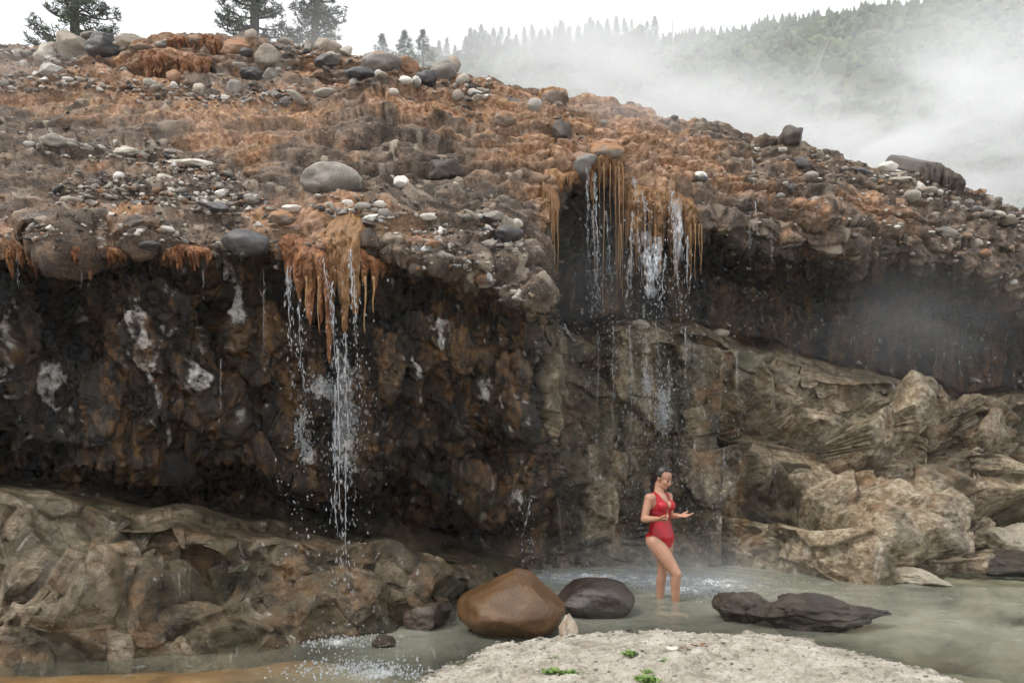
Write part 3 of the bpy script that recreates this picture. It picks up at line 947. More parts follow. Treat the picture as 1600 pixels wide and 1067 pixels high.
Fh = np.stack([a, a + len(ht), a + len(ht) + 1, a + 1], 1)
m, t, b = new_mat('hill_ground')
oc = objcoord(t)
c = ramp(t, noise_tex(t, .12, 8, .7, oc), [(.3, (.035, .042, .02)), (.5, (.07, .08, .036)), (.62, (.12, .115, .06)), (.75, (.26, .235, .18))])
t.links.new(c, b.inputs['Base Color'])
b.inputs['Roughness'].default_value = 1.0
hill = link('hill', mesh_np(Hp, Fh, True), m)
tag(hill, 'steep green hillside rising behind the cliff into mist', 'hill', kind='structure')
HPX, HPY = proj(Hp)


def ico(sub):
    bm = bmesh.new()
    bmesh.ops.create_icosphere(bm, subdivisions=sub, radius=1.0)
    bm.verts.ensure_lookup_table()
    V = np.array([v.co[:] for v in bm.verts], np.float32)
    Ff = np.array([[v.index for v in f.verts] for f in bm.faces], np.int32)
    bm.free()
    return V, Ff


ICO = {k: ico(k) for k in (1, 2, 3, 4, 5)}


def rotm(r):
    q = r.normal(size=4); q /= np.linalg.norm(q)
    w, x, y, z = q
    return np.array([[1 - 2 * (y * y + z * z), 2 * (x * y - z * w), 2 * (x * z + y * w)], [2 * (x * y + z * w), 1 - 2 * (x * x + z * z), 2 * (y * z - x * w)],
                     [2 * (x * z - y * w), 2 * (y * z + x * w), 1 - 2 * (x * x + y * y)]])


# brush on the hill: one mass of leafy clumps
r = np.random.default_rng(5)
ok = np.nonzero((Hp[:, 1] > 55) & (HPX > 640) & (HPX < 1900) & (HT.ravel() < 1.0))[0]
bag = Bag()
cl = ICO[1][0].copy()
for k in r.choice(ok, 7000):
    s = r.uniform(.35, 1.25) * (0.55 + Hp[k, 1] / 260)
    V = cl * r.uniform(.65, 1.25, (len(cl), 1)) * np.array([s, s, s * r.uniform(.7, 1.3)])
    col_ = np.array([.052, .074, .026]) * r.uniform(.35, 1.9) + np.array([.045, .035, .012]) * r.random() ** 3
    bag.add(V + Hp[k] + np.array([r.normal() * 1.2, r.normal() * 1.2, s * .3]), ICO[1][1], col_)
m, t, b = new_mat('brush')
t.links.new(attr(t, 'tint').outputs['Color'], b.inputs['Base Color'])
b.inputs['Roughness'].default_value = .9
o = link('brush', bag.mesh(False, 'tint'), m)
tag(o, 'green and olive brush covering the hillside', 'brush', kind='stuff')

# ------------------------------------------------------------------ trees
m, t, b = new_mat('needles')
oi = t.nodes.new('ShaderNodeObjectInfo')
t.links.new(mixc(t, oi.outputs['Random'], (.030, .048, .022), (.055, .075, .032)), b.inputs['Base Color'])
b.inputs['Roughness'].default_value = .7
M['needles'] = m
M['bark'] = rock_mat('bark', (.03, .022, .017), (.06, .045, .035), (.10, .08, .065), .9, scale=6)
M['deadwood'] = rock_mat('dead_wood', (.16, .15, .14), (.25, .24, .22), (.33, .32, .30), .9, scale=6)


def tube(pts, rad, n=6):
    pts = np.asarray(pts, float); k = len(pts)
    tg = np.gradient(pts, axis=0); tg /= np.linalg.norm(tg, axis=1)[:, None] + 1e-9
    ref = np.array([0, 0, 1.0]) if abs(tg[0, 2]) < .8 else np.array([1.0, 0, 0])
    u = np.cross(tg, ref); u /= np.linalg.norm(u, axis=1)[:, None] + 1e-9
    v = np.cross(tg, u)
    an_ = np.arange(n) / n * 2 * math.pi
    rad = np.broadcast_to(np.asarray(rad, float), (k,))
    V = pts[:, None] + rad[:, None, None] * (np.cos(an_)[None, :, None] * u[:, None] + np.sin(an_)[None, :, None] * v[:, None])
    V = np.concatenate([V.reshape(-1, 3), pts[:1], pts[-1:]])
    Ft = []
    for a_ in range(k - 1):
        for q in range(n):
            q2 = (q + 1) % n
            A0, A1, B0, B1 = a_ * n + q, a_ * n + q2, (a_ + 1) * n + q, (a_ + 1) * n + q2
            Ft += [(A0, A1, B1), (A0, B1, B0)]
    e0, e1 = k * n, k * n + 1
    for q in range(n):
        q2 = (q + 1) % n
        Ft += [(e0, q2, q), (e1, (k - 1) * n + q, (k - 1) * n + q2)]
    return V, np.array(Ft, np.int32)


def tuft(bag, c, s, r, n=16, droop=0.0):
    dirs = r.normal(size=(n, 3)); dirs[:, 2] = np.abs(dirs[:, 2]) * .7 - droop
    dirs /= np.linalg.norm(dirs, axis=1)[:, None]
    side = np.cross(dirs, r.normal(size=(n, 3))); side /= np.linalg.norm(side, axis=1)[:, None]
    L = s * r.uniform(.6, 1.1, (n, 1)); w = s * .085
    base = c + r.normal(size=(n, 3)) * s * .22
    V = np.stack([base - side * w, base + side * w, base + dirs * L], 1).reshape(-1, 3)
    bag.add(V, np.arange(n * 3).reshape(-1, 3))


def pine(seed, H, crown_lo, spread, lean=0.0, dens=1.0):
    """open long-needled pine: trunk with limbs, needle tufts in clumps along the limb ends"""
    r = np.random.default_rng(seed)
    wood, leaf = Bag(), Bag()
    zs = np.linspace(0, H, 14)
    tr_ = np.stack([lean * zs / H + np.sin(zs * .5 + seed) * .06, np.cos(zs * .4 + seed) * .06, zs], 1)
    wood.add(*tube(tr_, np.linspace(.26, .03, 14) * H / 10, 8))
    z = crown_lo
    while z < H * .99:
        f = (z - crown_lo) / (H - crown_lo)
        L0 = spread * (1 - f) ** .75 * (.75 + .25 * min(1, f * 6)) + .15
        for _ in range(r.integers(3, 6)):
            az = r.uniform(0, 2 * math.pi); L = L0 * r.uniform(.6, 1.1)
            p0 = np.array([np.interp(z, zs, tr_[:, 0]), np.interp(z, zs, tr_[:, 1]), z])
            s_ = np.linspace(0, 1, 6)
            d_ = np.array([math.cos(az), math.sin(az), 0])
            up = r.uniform(-.15, .4)
            pts = p0 + d_ * (s_ * L)[:, None] + np.array([0, 0, 1.0]) * ((s_ * up - .22 * s_ * (1 - s_) + .15 * s_ ** 3) * L)[:, None]
            pts += r.normal(size=pts.shape) * .03 * L * s_[:, None]
            wood.add(*tube(pts, np.linspace(.045, .012, 6) * (.5 + .5 * L / spread) * H / 10, 5))
            for q in range(int((6 + 10 * L) * dens)):
                a_ = r.uniform(.3, 1.0)
                c_ = np.array([np.interp(a_, s_, pts[:, k]) for k in range(3)])
                off = np.cross(d_, [0, 0, 1]) * r.normal() * .26 * L * (1 - .35 * a_) + np.array([0, 0, r.uniform(-.02, .16)])
                tuft(leaf, c_ + off, r.uniform(.15, .27), r, 12)
        z += r.uniform(.22, .42)
    return wood, leaf


def fir(seed, H, spread, lo=.08, dens=1.0):
    """narrow pointed conifer in drooping tiers"""
    r = np.random.default_rng(seed)
    wood, leaf = Bag(), Bag()
    zs = np.linspace(0, H, 8)
    wood.add(*tube(np.stack([zs * 0, zs * 0, zs], 1), np.linspace(.16, .015, 8) * H / 8, 6))
    n = int(55 * dens * min(H, 11) / 8 + 30)
    for q in range(n * 7):
        f = r.random() ** .75
        z = H * (lo + (1 - lo) * f)
        R = spread * (1 - f) ** .85 * (.75 + .45 * math.sin(z * 5.3 + seed) * .5) + .04
        rr = R * math.sqrt(r.uniform(.08, 1))
        az = r.uniform(0, 2 * math.pi)
        c_ = np.array([rr * math.cos(az), rr * math.sin(az), z - rr * .28])
        tuft(leaf, c_, r.uniform(.18, .42) * min(H, 11) / 8, r, 8, .2)
    return wood, leaf


def tree(name, wood, leaf, loc, label, group, rz=0.0):
    e = bpy.data.objects.new(name, None); COL.objects.link(e)
    e.location = loc; e.rotation_euler = (0, 0, rz)
    link('trunk', wood.mesh(True), M['bark'], e)
    link('crown', leaf.mesh(False), M['needles'], e)
    return tag(e, label, 'tree', group)


def copy_tree(src, loc, rz, sc, label):
    e = src.copy(); COL.objects.link(e); e.location = loc; e.rotation_euler = (0, 0, rz); e.scale = (sc, sc, sc)
    for ch in src.children:
        c_ = ch.copy(); COL.objects.link(c_); c_.parent = e
    e['label'] = label
    return e


def ground(px, Y):
    """height of the hill or the cliff's back under a photo column at distance Y"""
    k = np.argmin(((HPX - px) / 10) ** 2 + ((Hp[:, 1] - Y) / (1 + Y * .02)) ** 2)
    return Hp[k, 2]


def base(px, Y): return ((px - 800) / F * Y, Y, ground(px, Y) - .2)


tree('pine_tree', *pine(3, 12.0, 3.2, 1.9, -.5, .8), base(128, 28), 'sparse pine behind the pale block at the far left of the crest', 'pines on the crest')
tree('pine_tree', *pine(8, 13.0, 3.0, 1.9, .1, .8), base(398, 30), 'tall dark pine, the left of the two close together on the crest', 'pines on the crest')
tree('pine_tree', *pine(14, 12.6, 3.0, 2.0, .1, .85), base(492, 31), 'broad pine, the right of the two close together on the crest', 'pines on the crest')
firs = []
for q, (px, top, Y, w, lb) in enumerate([
        (597, 54, 85, 15, 'small pointed fir, leftmost of the three beyond the crest boulders'), (632, 50, 80, 19, 'small full fir, middle of the three beyond the crest boulders'),
        (661, 49, 84, 16, 'small pointed fir, rightmost of the three beyond the crest boulders')]):
    x, y, zb = base(px, Y)
    zt = CAMH + (HZ - top) / F * Y
    w_, l_ = fir(30 + q, zt - zb, w / F * Y * 4.2, dens=.75)
    firs.append(tree('fir_tree', w_, l_, (x, y, zb), lb, 'firs beyond the crest'))
kinds = []
for q in range(5):
    w_, l_ = fir(50 + q, 9.0, 2.7 + .3 * q, dens=.9)
    kinds.append((w_, l_))
ridge = [(686, 64, 118), (698, 60, 122), (711, 72, 125), (728, 58, 135), (742, 48, 138), (752, 40, 136), (764, 54, 140), (779, 55, 143), (792, 57, 146), (806, 55, 148), (820, 51, 150),
         (834, 47, 150), (846, 46, 152), (858, 48, 153), (876, 33, 150), (888, 44, 154), (904, 41, 158), (922, 28, 160), (934, 32, 162), (949, 31, 165), (963, 27, 166), (978, 43, 168), (990, 46, 170), (1004, 40, 172),
         (1024, 49, 178), (1036, 60, 190), (1016, 62, 176), (716, 80, 130), (870, 46, 160), (940, 42, 166)] + [(px_, 52 - (px_ - 740) * .06 + 9 * math.sin(px_ * 1.7), 200) for px_ in range(735, 1035, 12)]
protos = [None] * 5
for q, (px, top, Y) in enumerate(ridge):
    Y = min(Y, np.interp(px, hk, hY) - 2) if q % 3 else np.interp(px, hk, hY) - 12
    x, y, zb = base(px, Y)
    zt = CAMH + (HZ - top) / F * Y
    lb = 'dim blue grey conifer in the misty tree line behind the crest'
    H = max(4.5, zt - zb)
    k = q % 5
    if protos[k] is None:
        protos[k] = tree('conifer', kinds[k][0], kinds[k][1], (x, y, zb), lb, 'misty conifers along the ridge')
        protos[k].scale = (H / 9,) * 3
    else:
        copy_tree(protos[k], (x, y, zb), q * 1.3, H / 9, lb)
# far forest along the hilltop: reads as one fringe
bag = Bag()
r = np.random.default_rng(77)
for q in range(430):
    px = r.uniform(1035, 1750)
    k = np.argmin(np.abs(hcols - px))
    jt = int(r.choice([168, 169, 166, 164, 160])) if r.random() < .8 else int(r.integers(135, 168))
    p_ = Hp.reshape(len(hcols), len(ht), 3)[k, jt] + np.array([(px - hcols[k]) / F * 250, 0, -.3])
    H = r.uniform(2.2, 5.5)
    for lv in range(4):
        f = lv / 4
        R = H * .24 * (1 - f) * r.uniform(.7, 1.2) + .12
        an_ = np.arange(7) / 7 * 6.283 + r.random()
        rr = R * r.uniform(.6, 1.3, 7)
        V = np.concatenate([np.stack([np.cos(an_) * rr, np.sin(an_) * rr, np.full(7, H * (f * .85 + .06))], 1), [[0, 0, H * (f * .85 + .42)]]])
        V[7, 2] = min(V[7, 2], H)
        bag.add(V + p_, np.array([[z_, (z_ + 1) % 7, 7] for z_ in range(7)]))
o = link('far_forest', bag.mesh(False), M['needles'])
tag(o, 'dark fringe of conifers along the far hilltop', 'forest', kind='stuff')
for (px, y0, y1, Y, lean, lb) in [(1051, 66, 2, 175, .2, 'tall thin bare dead trunk standing on the skyline of the misty ridge'), (1274, 150, 62, 150, 3.4, 'thin leaning pale snag on the green hillside')]:
    x, yy, zb = base(px - lean * 3, Y)
    zt = CAMH + (HZ - y1) / F * Y
    n_ = 12; s_ = np.linspace(0, 1, n_)
    pts = np.stack([s_ * lean * 1.1 + np.sin(s_ * 9) * .06, s_ * 0, s_ * (zt - zb)], 1)
    bg_ = Bag(); bg_.add(*tube(pts, np.linspace(.20, .06, n_), 6))
    for q in range(9):
        a_ = .35 + .07 * q; p0 = np.array([np.interp(a_, s_, pts[:, 0]), 0, a_ * (zt - zb)])
        d_ = np.array([1 if q % 2 else -1, .2, .35]) * (.7 - .05 * q)
        bg_.add(*tube(np.stack([p0, p0 + d_ * .6, p0 + d_]), [.05, .035, .015], 4))
    o = link('dead_trunk', bg_.mesh(True), M['deadwood'], loc=(x, yy, zb))
    tag(o, lb, 'dead tree')

# ------------------------------------------------------------------ boulders
POOLCUT = {'peak': [((0, -.80, .60), .50), ((-.50, -.15, .85), .52), ((.72, -.15, .68), .50), ((.2, -.98, -.1), .78), ((-.85, -.5, .1), .74), ((.8, -.6, 0), .78), ((-.2, .6, .77), .6), ((0, -.75, -.66), .74)],
           'shard': [((0, -.6, .8), .42), ((-.75, -.2, .62), .6), ((.45, -.7, .55), .5), ((-.3, -.9, .3), .58), ((.9, -.2, .4), .7), ((.1, .5, .86), .46), ((-.5, -.6, -.6), .7), ((.6, -.3, .75), .52)],
           'dome': [((0, -.45, .89), .66), ((-.75, -.25, .60), .70), ((.80, -.30, .5), .74), ((.1, -1, 0), .78), ((.2, .4, .9), .68), ((-.4, -.85, .3), .76)]}


def boulder_mesh(seed, kind, sub=4):
    r = np.random.default_rng(seed)
    V = ICO[sub][0].astype(np.float64).copy()
    if kind in POOLCUT:
        for d_, c_ in POOLCUT[kind]:
            d_ = np.array(d_) / np.linalg.norm(d_)
            ex = V @ d_ - c_
            V -= np.maximum(ex, 0)[:, None] * d_ * .86
        for _ in range(1 if kind == 'shard' else 14):                      # worn edges
            Vs2 = V.copy(); cn_ = np.zeros(len(V)); Vs2[:] = 0
            for a_, b_ in ((0, 1), (1, 2), (2, 0)):
                np.add.at(Vs2, ICO[sub][1][:, a_], V[ICO[sub][1][:, b_]]); np.add.at(cn_, ICO[sub][1][:, a_], 1)
            V = .4 * V + .6 * Vs2 / cn_[:, None]
        V *= 1.0 / np.abs(V).max(0)
        amp = .10 if kind == 'shard' else .026
    elif kind in ('angular', 'slab', 'block'):
        ncut = {'angular': 16, 'slab': 12, 'block': 12}[kind]
        for _ in range(ncut):
            d_ = r.normal(size=3); d_ /= np.linalg.norm(d_)
            c_ = r.uniform(.55, .82)
            ex = V @ d_ - c_
            V -= np.maximum(ex, 0)[:, None] * d_ * .94
        V *= 1.0 / np.abs(V).max(0)
        amp = .065
    else:
        for _ in range(8):
            d_ = r.normal(size=3); d_ /= np.linalg.norm(d_)
            c_ = r.uniform(.66, .9)
            ex = V @ d_ - c_
            V -= np.maximum(ex, 0)[:, None] * d_ * .7
        V *= 1.0 / np.abs(V).max(0)
        amp = .06
    nrm = V / np.linalg.norm(V, axis=1)[:, None]
    Vn = V.astype(np.float32)
    dd = fbm(Vn * 1.3 + seed, 3, seed % 50) * amp * 2.2 + fbm(Vn * 4 + seed, 4, seed % 31, .65) * amp * .7
    if kind not in ('round', 'peak', 'dome'): dd += -np.exp(-(np.abs(gnoise(Vn * 1.9, seed)) / .035) ** 2) * .03
    V = V + nrm * dd[:, None]
    return V, ICO[sub][1]


def boulder(cx, cy_, w, h, mat, kind, label, seed=None, dY=0.0, tilt=0.0, depth=None, name='boulder', Y=None, cat='boulder', group=None, sub=None, embed=.12):
    """one stone: photo centre and size in pixels, set into the cliff surface found there"""
    seed = seed if seed is not None else int(cx * 7 + cy_)
    if Y is None:
        p_, n_ = surf(cx, cy_ + h * .30)
        Y = p_[1] + dY
    sx, sz = w / F * Y / 2 * .98, h / F * Y / 2 * .98
    sy = depth if depth is not None else .5 * (sx + sz)
    V, Ff = boulder_mesh(seed, kind, sub or (4 if max(w, h) > 30 else 3))
    V = V * np.array([sx, sy, sz])
    if tilt:
        c_, s_ = math.cos(math.radians(tilt)), math.sin(math.radians(tilt))
        V = V @ np.array([[c_, 0, s_], [0, 1, 0], [-s_, 0, c_]])
    pos = P(cx, cy_, Y + sy * embed)
    o = link(name, mesh_np(V, Ff, True), M[mat], loc=tuple(pos))
    return tag(o, label, cat, group)


BS = [
 (520, 280, 106, 50, 'grey', 'round', 'big rounded grey boulder half buried in the middle of the slope'),
 (690, 268, 66, 42, 'darkbrown', 'angular', 'black brown jagged boulder on the slope beside a white stone'),
 (628, 285, 27, 20, 'white', 'angular', 'small white angular stone between the grey and the black slope boulders'),
 (711, 290, 14, 12, 'pale', 'angular', 'small pale stone at the foot of the black jagged boulder'),
 (112, 74, 46, 50, 'tan', 'block', 'tall pale block standing on the far left of the crest'),
 (158, 74, 54, 38, 'dark', 'block', 'dark grey wedge leaning against the tall pale crest block'),
 (150, 58, 44, 13, 'grey', 'slab', 'thin grey slab lying on top of the dark crest wedge'),
 (72, 80, 26, 20, 'pale', 'angular', 'white grey stone just left of the tall pale crest block'),
 (208, 66, 60, 19, 'pale', 'slab', 'long pale flat rock on the skyline right of the dark wedge'),
 (258, 70, 36, 14, 'grey', 'slab', 'low grey rock on the skyline left of the ochre scarp'),
 (228, 80, 54, 15, 'algaetop', 'slab', 'ochre coated slab jutting from the upper left scarp'),
 (310, 66, 44, 22, 'algaetop', 'angular', 'ochre coated hump on top of the scarp, with drips below'),
 (370, 78, 50, 34, 'rusty', 'angular', 'rusty brown rock on the crest left of the round tan boulder'),
 (418, 88, 39, 34, 'tan', 'round', 'round tan boulder on the crest below the two pines'),
 (393, 55, 20, 17, 'tan', 'round', 'small round stone perched on the skyline below the left pine'),
 (384, 83, 22, 14, 'dark', 'round', 'small dark cobble tucked against the rusty crest rock'),
 (376, 104, 30, 16, 'grey', 'angular', 'grey stone below the rusty crest rock'),
 (392, 117, 46, 20, 'dark', 'slab', 'flat dark slab under the round tan boulder'),
 (422, 117, 26, 19, 'grey', 'angular', 'blocky grey stone at the right end of the flat dark slab'),
 (367, 138, 26, 26, 'grey', 'round', 'round grey boulder on the cobble terrace under the scarp'),
 (312, 139, 22, 18, 'tan', 'round', 'round tan cobble on the terrace, left of the round grey boulder'),
 (272, 120, 24, 20, 'rusty', 'round', 'brown rounded stone at the foot of the ochre scarp'),
 (511, 78, 46, 31, 'tan', 'round', 'mottled tan boulder on the crest right of the two pines'),
 (507, 98, 48, 24, 'dark', 'angular', 'dark wet boulder directly under the mottled tan boulder'),
 (541, 80, 22, 18, 'pale', 'angular', 'pale stone touching the right side of the mottled tan boulder'),
 (482, 74, 14, 24, 'grey', 'angular', 'upright grey stone left of the mottled tan boulder'),
 (595, 98, 66, 30, 'greytop', 'round', 'broad low brown and grey boulder on the crest below the small firs'),
 (562, 117, 48, 19, 'dark', 'round', 'smooth dark oval boulder with a rusty left end'),
 (552, 130, 14, 16, 'grey', 'round', 'small grey upright stone under the smooth dark oval boulder'),
 (592, 115, 14, 11, 'white', 'round', 'little white stone right of the smooth dark oval boulder'),
 (637, 104, 42, 30, 'rusty', 'angular', 'craggy rust orange rock between the broad boulder and the smooth grey ones'),
 (667, 122, 35, 28, 'dark', 'round', 'smooth dark round boulder in front of the rust orange crag'),
 (693, 113, 42, 32, 'grey', 'round', 'smooth grey boulder, widest of the three at the right of the crest'),
 (708, 103, 26, 30, 'tan', 'round', 'tan upright boulder behind the smooth grey one'),
 (634, 126, 22, 13, 'white', 'round', 'white cobble left of the smooth dark round boulder'),
 (651, 127, 15, 16, 'white', 'round', 'white cobble wedged under the smooth dark round boulder'),
 (510, 146, 40, 14, 'pale', 'round', 'pale dome of a half buried stone under the dark wet boulder'),
 (614, 144, 18, 12, 'pale', 'round', 'pale stone alone on the orange slope below the white cobbles'),
 (745, 148, 24, 14, 'whitecap', 'angular', 'dark stone with a bright white end on the upper right of the orange slope'),
 (788, 140, 22, 14, 'darkbrown', 'angular', 'dark stone near the skyline left of the ledge rock'),
 (864, 158, 50, 36, 'algaetop', 'block', 'flat topped ledge rock with ochre mat and short drips'),
 (836, 165, 27, 22, 'grey', 'round', 'round grey stone left of the flat topped ledge rock'),
 (800, 163, 34, 14, 'dark', 'slab', 'dark slab poking from the slope left of the ledge rock'),
 (790, 188, 36, 26, 'algaetop', 'round', 'rounded rock with ochre left side below the dark slab'),
 (941, 192, 16, 10, 'grey', 'round', 'small bluish stone on the wet orange apron above the right falls'),
 (903, 258, 88, 44, 'greytop', 'slab', 'big wet slab at the brink, left of the ochre curtain'),
 (945, 240, 58, 30, 'algaetop', 'round', 'ochre matted hump at the brink beside the big wet slab'),
 (876, 208, 34, 44, 'darkbrown', 'angular', 'dark craggy outcrop above the big wet slab'),
 (1238, 216, 40, 42, 'darkbrown', 'block', 'dark leaning boulder standing alone on the right skyline'),
 (1222, 234, 16, 9, 'pale', 'round', 'small pale stone at the foot of the lone dark boulder'),
 (1387, 262, 31, 18, 'white', 'round', 'cream oval boulder on the right skyline'),
 (1404, 282, 40, 10, 'pale', 'slab', 'flat pale stone below the cream oval boulder'),
 (1374, 278, 26, 11, 'grey', 'slab', 'flat grey stone left of the flat pale one on the right skyline'),
 (1450, 298, 30, 12, 'tan', 'round', 'tan flat cobble right of the cream oval boulder'),
 (1095, 277, 24, 19, 'whitecap', 'round', 'dark round stone with a white cap right of the ochre curtain'),
 (1237, 295, 13, 18, 'dark', 'round', 'upright dark oval pebble in the right gravel face'),
 (1275, 315, 22, 15, 'grey', 'round', 'smooth grey cobble in the right gravel face'),
 (1250, 318, 22, 18, 'rusty', 'round', 'rust coated cobble in the right gravel face'),
 (1267, 274, 24, 12, 'grey', 'round', 'grey cobble under the lone dark boulder'),
 (1480, 365, 40, 17, 'grey', 'slab', 'long bluish stone sticking out of the right gravel face'),
 (1522, 378, 26, 16, 'pale', 'slab', 'pale blue tilted stone near the right edge of the gravel face'),
 (385, 380, 74, 46, 'dark', 'round', 'large black grey boulder in the left brink, pale on one side'),
 (232, 383, 34, 17, 'dark', 'round', 'dark rounded stone in the left brink'),
 (97, 223, 64, 21, 'pale', 'slab', 'wide flat pale slab on the left slope'),
 (150, 234, 36, 14, 'pale', 'slab', 'flat pale stone right of the wide flat slab'),
 (204, 240, 52, 15, 'pale', 'slab', 'long low pale stone in the middle of the left cobble band'),
 (297, 257, 76, 17, 'pale', 'slab', 'longest flat pale slab, above the big cobble patch'),
 (272, 258, 28, 16, 'tan', 'round', 'tan stone under the left end of the longest slab'),
 (254, 282, 38, 19, 'pale', 'round', 'pale oval cobble topping the big cobble patch'),
 (186, 277, 19, 17, 'white', 'round', 'round white cobble left of the pale oval cobble'),
 (108, 313, 32, 13, 'tan', 'round', 'tan flat cobble at the left end of the big cobble patch'),
 (222, 322, 36, 17, 'dark', 'round', 'dark cobble below the big cobble patch'),
 (342, 325, 42, 22, 'dark', 'angular', 'dark blocky stone under the right end of the big cobble patch'),
 (393, 312, 32, 18, 'grey', 'round', 'grey cobble right of the big cobble patch'),
 (345, 302, 20, 13, 'white', 'round', 'white cobble between the dark block and the longest slab'),
 (454, 326, 40, 14, 'white', 'slab', 'white flat stone above the orange falls lip'),
 (440, 342, 46, 24, 'algaetop', 'round', 'orange coated hump below the white flat stone'),
 (542, 318, 22, 11, 'white', 'round', 'small white oval at the left end of the white stone cluster'),
 (566, 323, 28, 13, 'grey', 'round', 'grey oval in the white stone cluster below the grey boulder'),
 (594, 320, 34, 12, 'white', 'round', 'white long stone in the cluster below the grey boulder'),
 (576, 343, 34, 13, 'white', 'slab', 'white tilted slab at the foot of the stone cluster'),
 (668, 339, 28, 11, 'white', 'round', 'white oval lying alone right of the stone cluster'),
 (672, 386, 34, 20, 'whitecap', 'slab', 'white striped stone tilted at the brink'),
 (651, 394, 26, 18, 'dark', 'angular', 'black stone beside the white striped stone at the brink'),
 (690, 398, 16, 14, 'grey', 'round', 'grey cobble right of the white striped stone'),
 (713, 416, 22, 12, 'whitecap', 'slab', 'pale topped stone lower along the brink'),
 (762, 434, 18, 20, 'whitecap', 'angular', 'white tipped stone at the end of the left brink'),
 (688, 362, 8, 18, 'white', 'slab', 'narrow upright white stone on the gully slope'),
 (763, 360, 14, 20, 'white', 'round', 'upright cream stone at the gully edge'),
 (795, 367, 46, 30, 'dark', 'round', 'dark rounded boulder at the gully edge'),
 (768, 338, 40, 18, 'grey', 'slab', 'grey slab above the cream stone at the gully edge'),
 (808, 350, 22, 18, 'pale', 'angular', 'light stone above the dark boulder at the gully edge'),
 (1003, 508, 34, 18, 'tan', 'angular', 'tan chunk on the ledge where the right falls land'),
 (1127, 520, 26, 15, 'tan', 'round', 'tan stone on the ledge right of the falls'),
]
for q, (cx, cy_, w, h, mt, kd, lb) in enumerate(BS):
    tl = {'white striped stone tilted at the brink': 38, 'dark leaning boulder standing alone on the right skyline': -12, 'white tilted slab at the foot of the stone cluster': 20,
          'long bluish stone sticking out of the right gravel face': -25, 'pale blue tilted stone near the right edge of the gravel face': -30}.get(lb, 0)
    boulder(cx, cy_, w, h, mt, kd, lb, seed=100 + q * 3, tilt=tl, group=None, embed=.05 if h < 20 else .12)

# rocks in the pool
def pool_rock(cx, ytop, ybase, w, mat, kind, label, seed, depth, tilt=0, shape=None, name='boulder', sub=5):
    Y = CAMH * F / (ybase - HZ)                 # its front waterline
    Yc = Y + depth * .8
    h = (ybase - ytop) / F * Y
    sx = w / F * Yc / 2
    V, Ff = boulder_mesh(seed, kind, sub)
    V = V * np.array([sx, depth, h * .72])
    if shape is not None: V = shape(V, sx, depth, h)
    top = V[:, 2].max()
    o = link(name, mesh_np(V, Ff, True), M[mat], loc=((cx - 800) / F * Yc, Yc, h * 1.02 - top))
    return tag(o, label, 'boulder')


def sh_brown(V, sx, dp, h):
    u = V[:, 0] / sx
    V[:, 2] *= np.interp(u, [-1, -.7, -.2, .35, .75, 1], [.70, .80, .92, 1.12, .86, .62])
    return V


def sh_dark(V, sx, dp, h):
    u = V[:, 0] / sx
    V[:, 2] *= np.interp(u, [-1, -.5, .3, .8, 1], [.62, .9, 1.05, 1.0, .8])
    return V


def sh_long(V, sx, dp, h):
    u = V[:, 0] / sx
    V[:, 2] *= np.interp(u, [-1, -.6, -.2, .3, .7, 1], [.9, 1.1, 1.0, .80, .55, .30])
    V[:, 1] *= np.interp(u, [-1, .2, 1], [1, .95, .7])
    return V


def sh_tri(V, sx, dp, h):
    k = np.clip((V[:, 2] / (h * .72) + 1) / 2, 0, 1)
    V[:, 0] *= 1.1 - .95 * k; V[:, 1] *= 1.1 - .8 * k
    return V


pool_rock(800, 903, 1004, 178, 'wetbrown', 'peak', 'largest wet brown boulder, peaked, in the pool at the shore', 901, .50, shape=sh_brown)
pool_rock(930, 911, 968, 124, 'wetblack', 'dome', 'glossy black rounded boulder between the brown boulder and the bather', 907, .34, shape=sh_dark)
pool_rock(887, 962, 1003, 52, 'orangewhite', 'angular', 'small pointed orange and white stone leaning on the brown boulder', 913, .16, shape=sh_tri)
pool_rock(1158, 931, 976, 84, 'wetsteel', 'shard', 'dark angular rock in the pool, left of the long tapering rock', 917, .24)
pool_rock(1286, 934, 990, 205, 'wetsteel', 'shard', 'long dark rock tapering to a low point in the pool', 923, .30, shape=sh_long)
pool_rock(1575, 868, 905, 130, 'wetsteel', 'slab', 'dark flat rock at the right edge of the pool', 937, .7)
pool_rock(1585, 820, 875, 90, 'shelf', 'angular', 'pale angular rock at the right edge under the bedrock', 941, .5)
pool_rock(1425, 895, 915, 80, 'shelf', 'slab', 'small low pale ledge where the bedrock meets the pool', 943, .5)
pool_rock(985, 984, 992, 12, 'wetblack', 'angular', 'tiny black stone on the shore brink', 951, .05, sub=3)
pool_rock(668, 945, 985, 74, 'darkbrown', 'angular', 'dark rounded block at the waterline left of the brown boulder', 957, .25)
pool_rock(600, 1000, 1012, 40, 'wetsteel', 'slab', 'low dark stone awash left of the brown boulder', 961, .15)

# cobbles: picked apart one by one, parts of the cliff they lie in
bands = [([(0, 130), (120, 122), (230, 140), (330, 150), (420, 150), (470, 155)], 11, 70), ([(40, 222), (200, 240), (300, 262), (370, 290)], 13, 50),
         ([(90, 300), (180, 296), (250, 300), (330, 312), (440, 335)], 19, 80), ([(500, 325), (570, 330), (620, 338), (700, 352)], 14, 45), ([(0, 88), (60, 90), (100, 100)], 12, 24),
         ([(440, 80), (500, 85), (600, 118), (700, 125), (760, 150)], 16, 40), ([(1250, 248), (1400, 282), (1500, 312), (1600, 348)], 12, 34), ([(650, 378), (720, 405), (790, 455), (830, 485)], 20, 40),
         ([(1130, 250), (1300, 310), (1450, 370), (1590, 420)], 45, 26), ([(740, 345), (815, 390)], 18, 22), ([(0, 360), (200, 370), (440, 372)], 16, 22)]


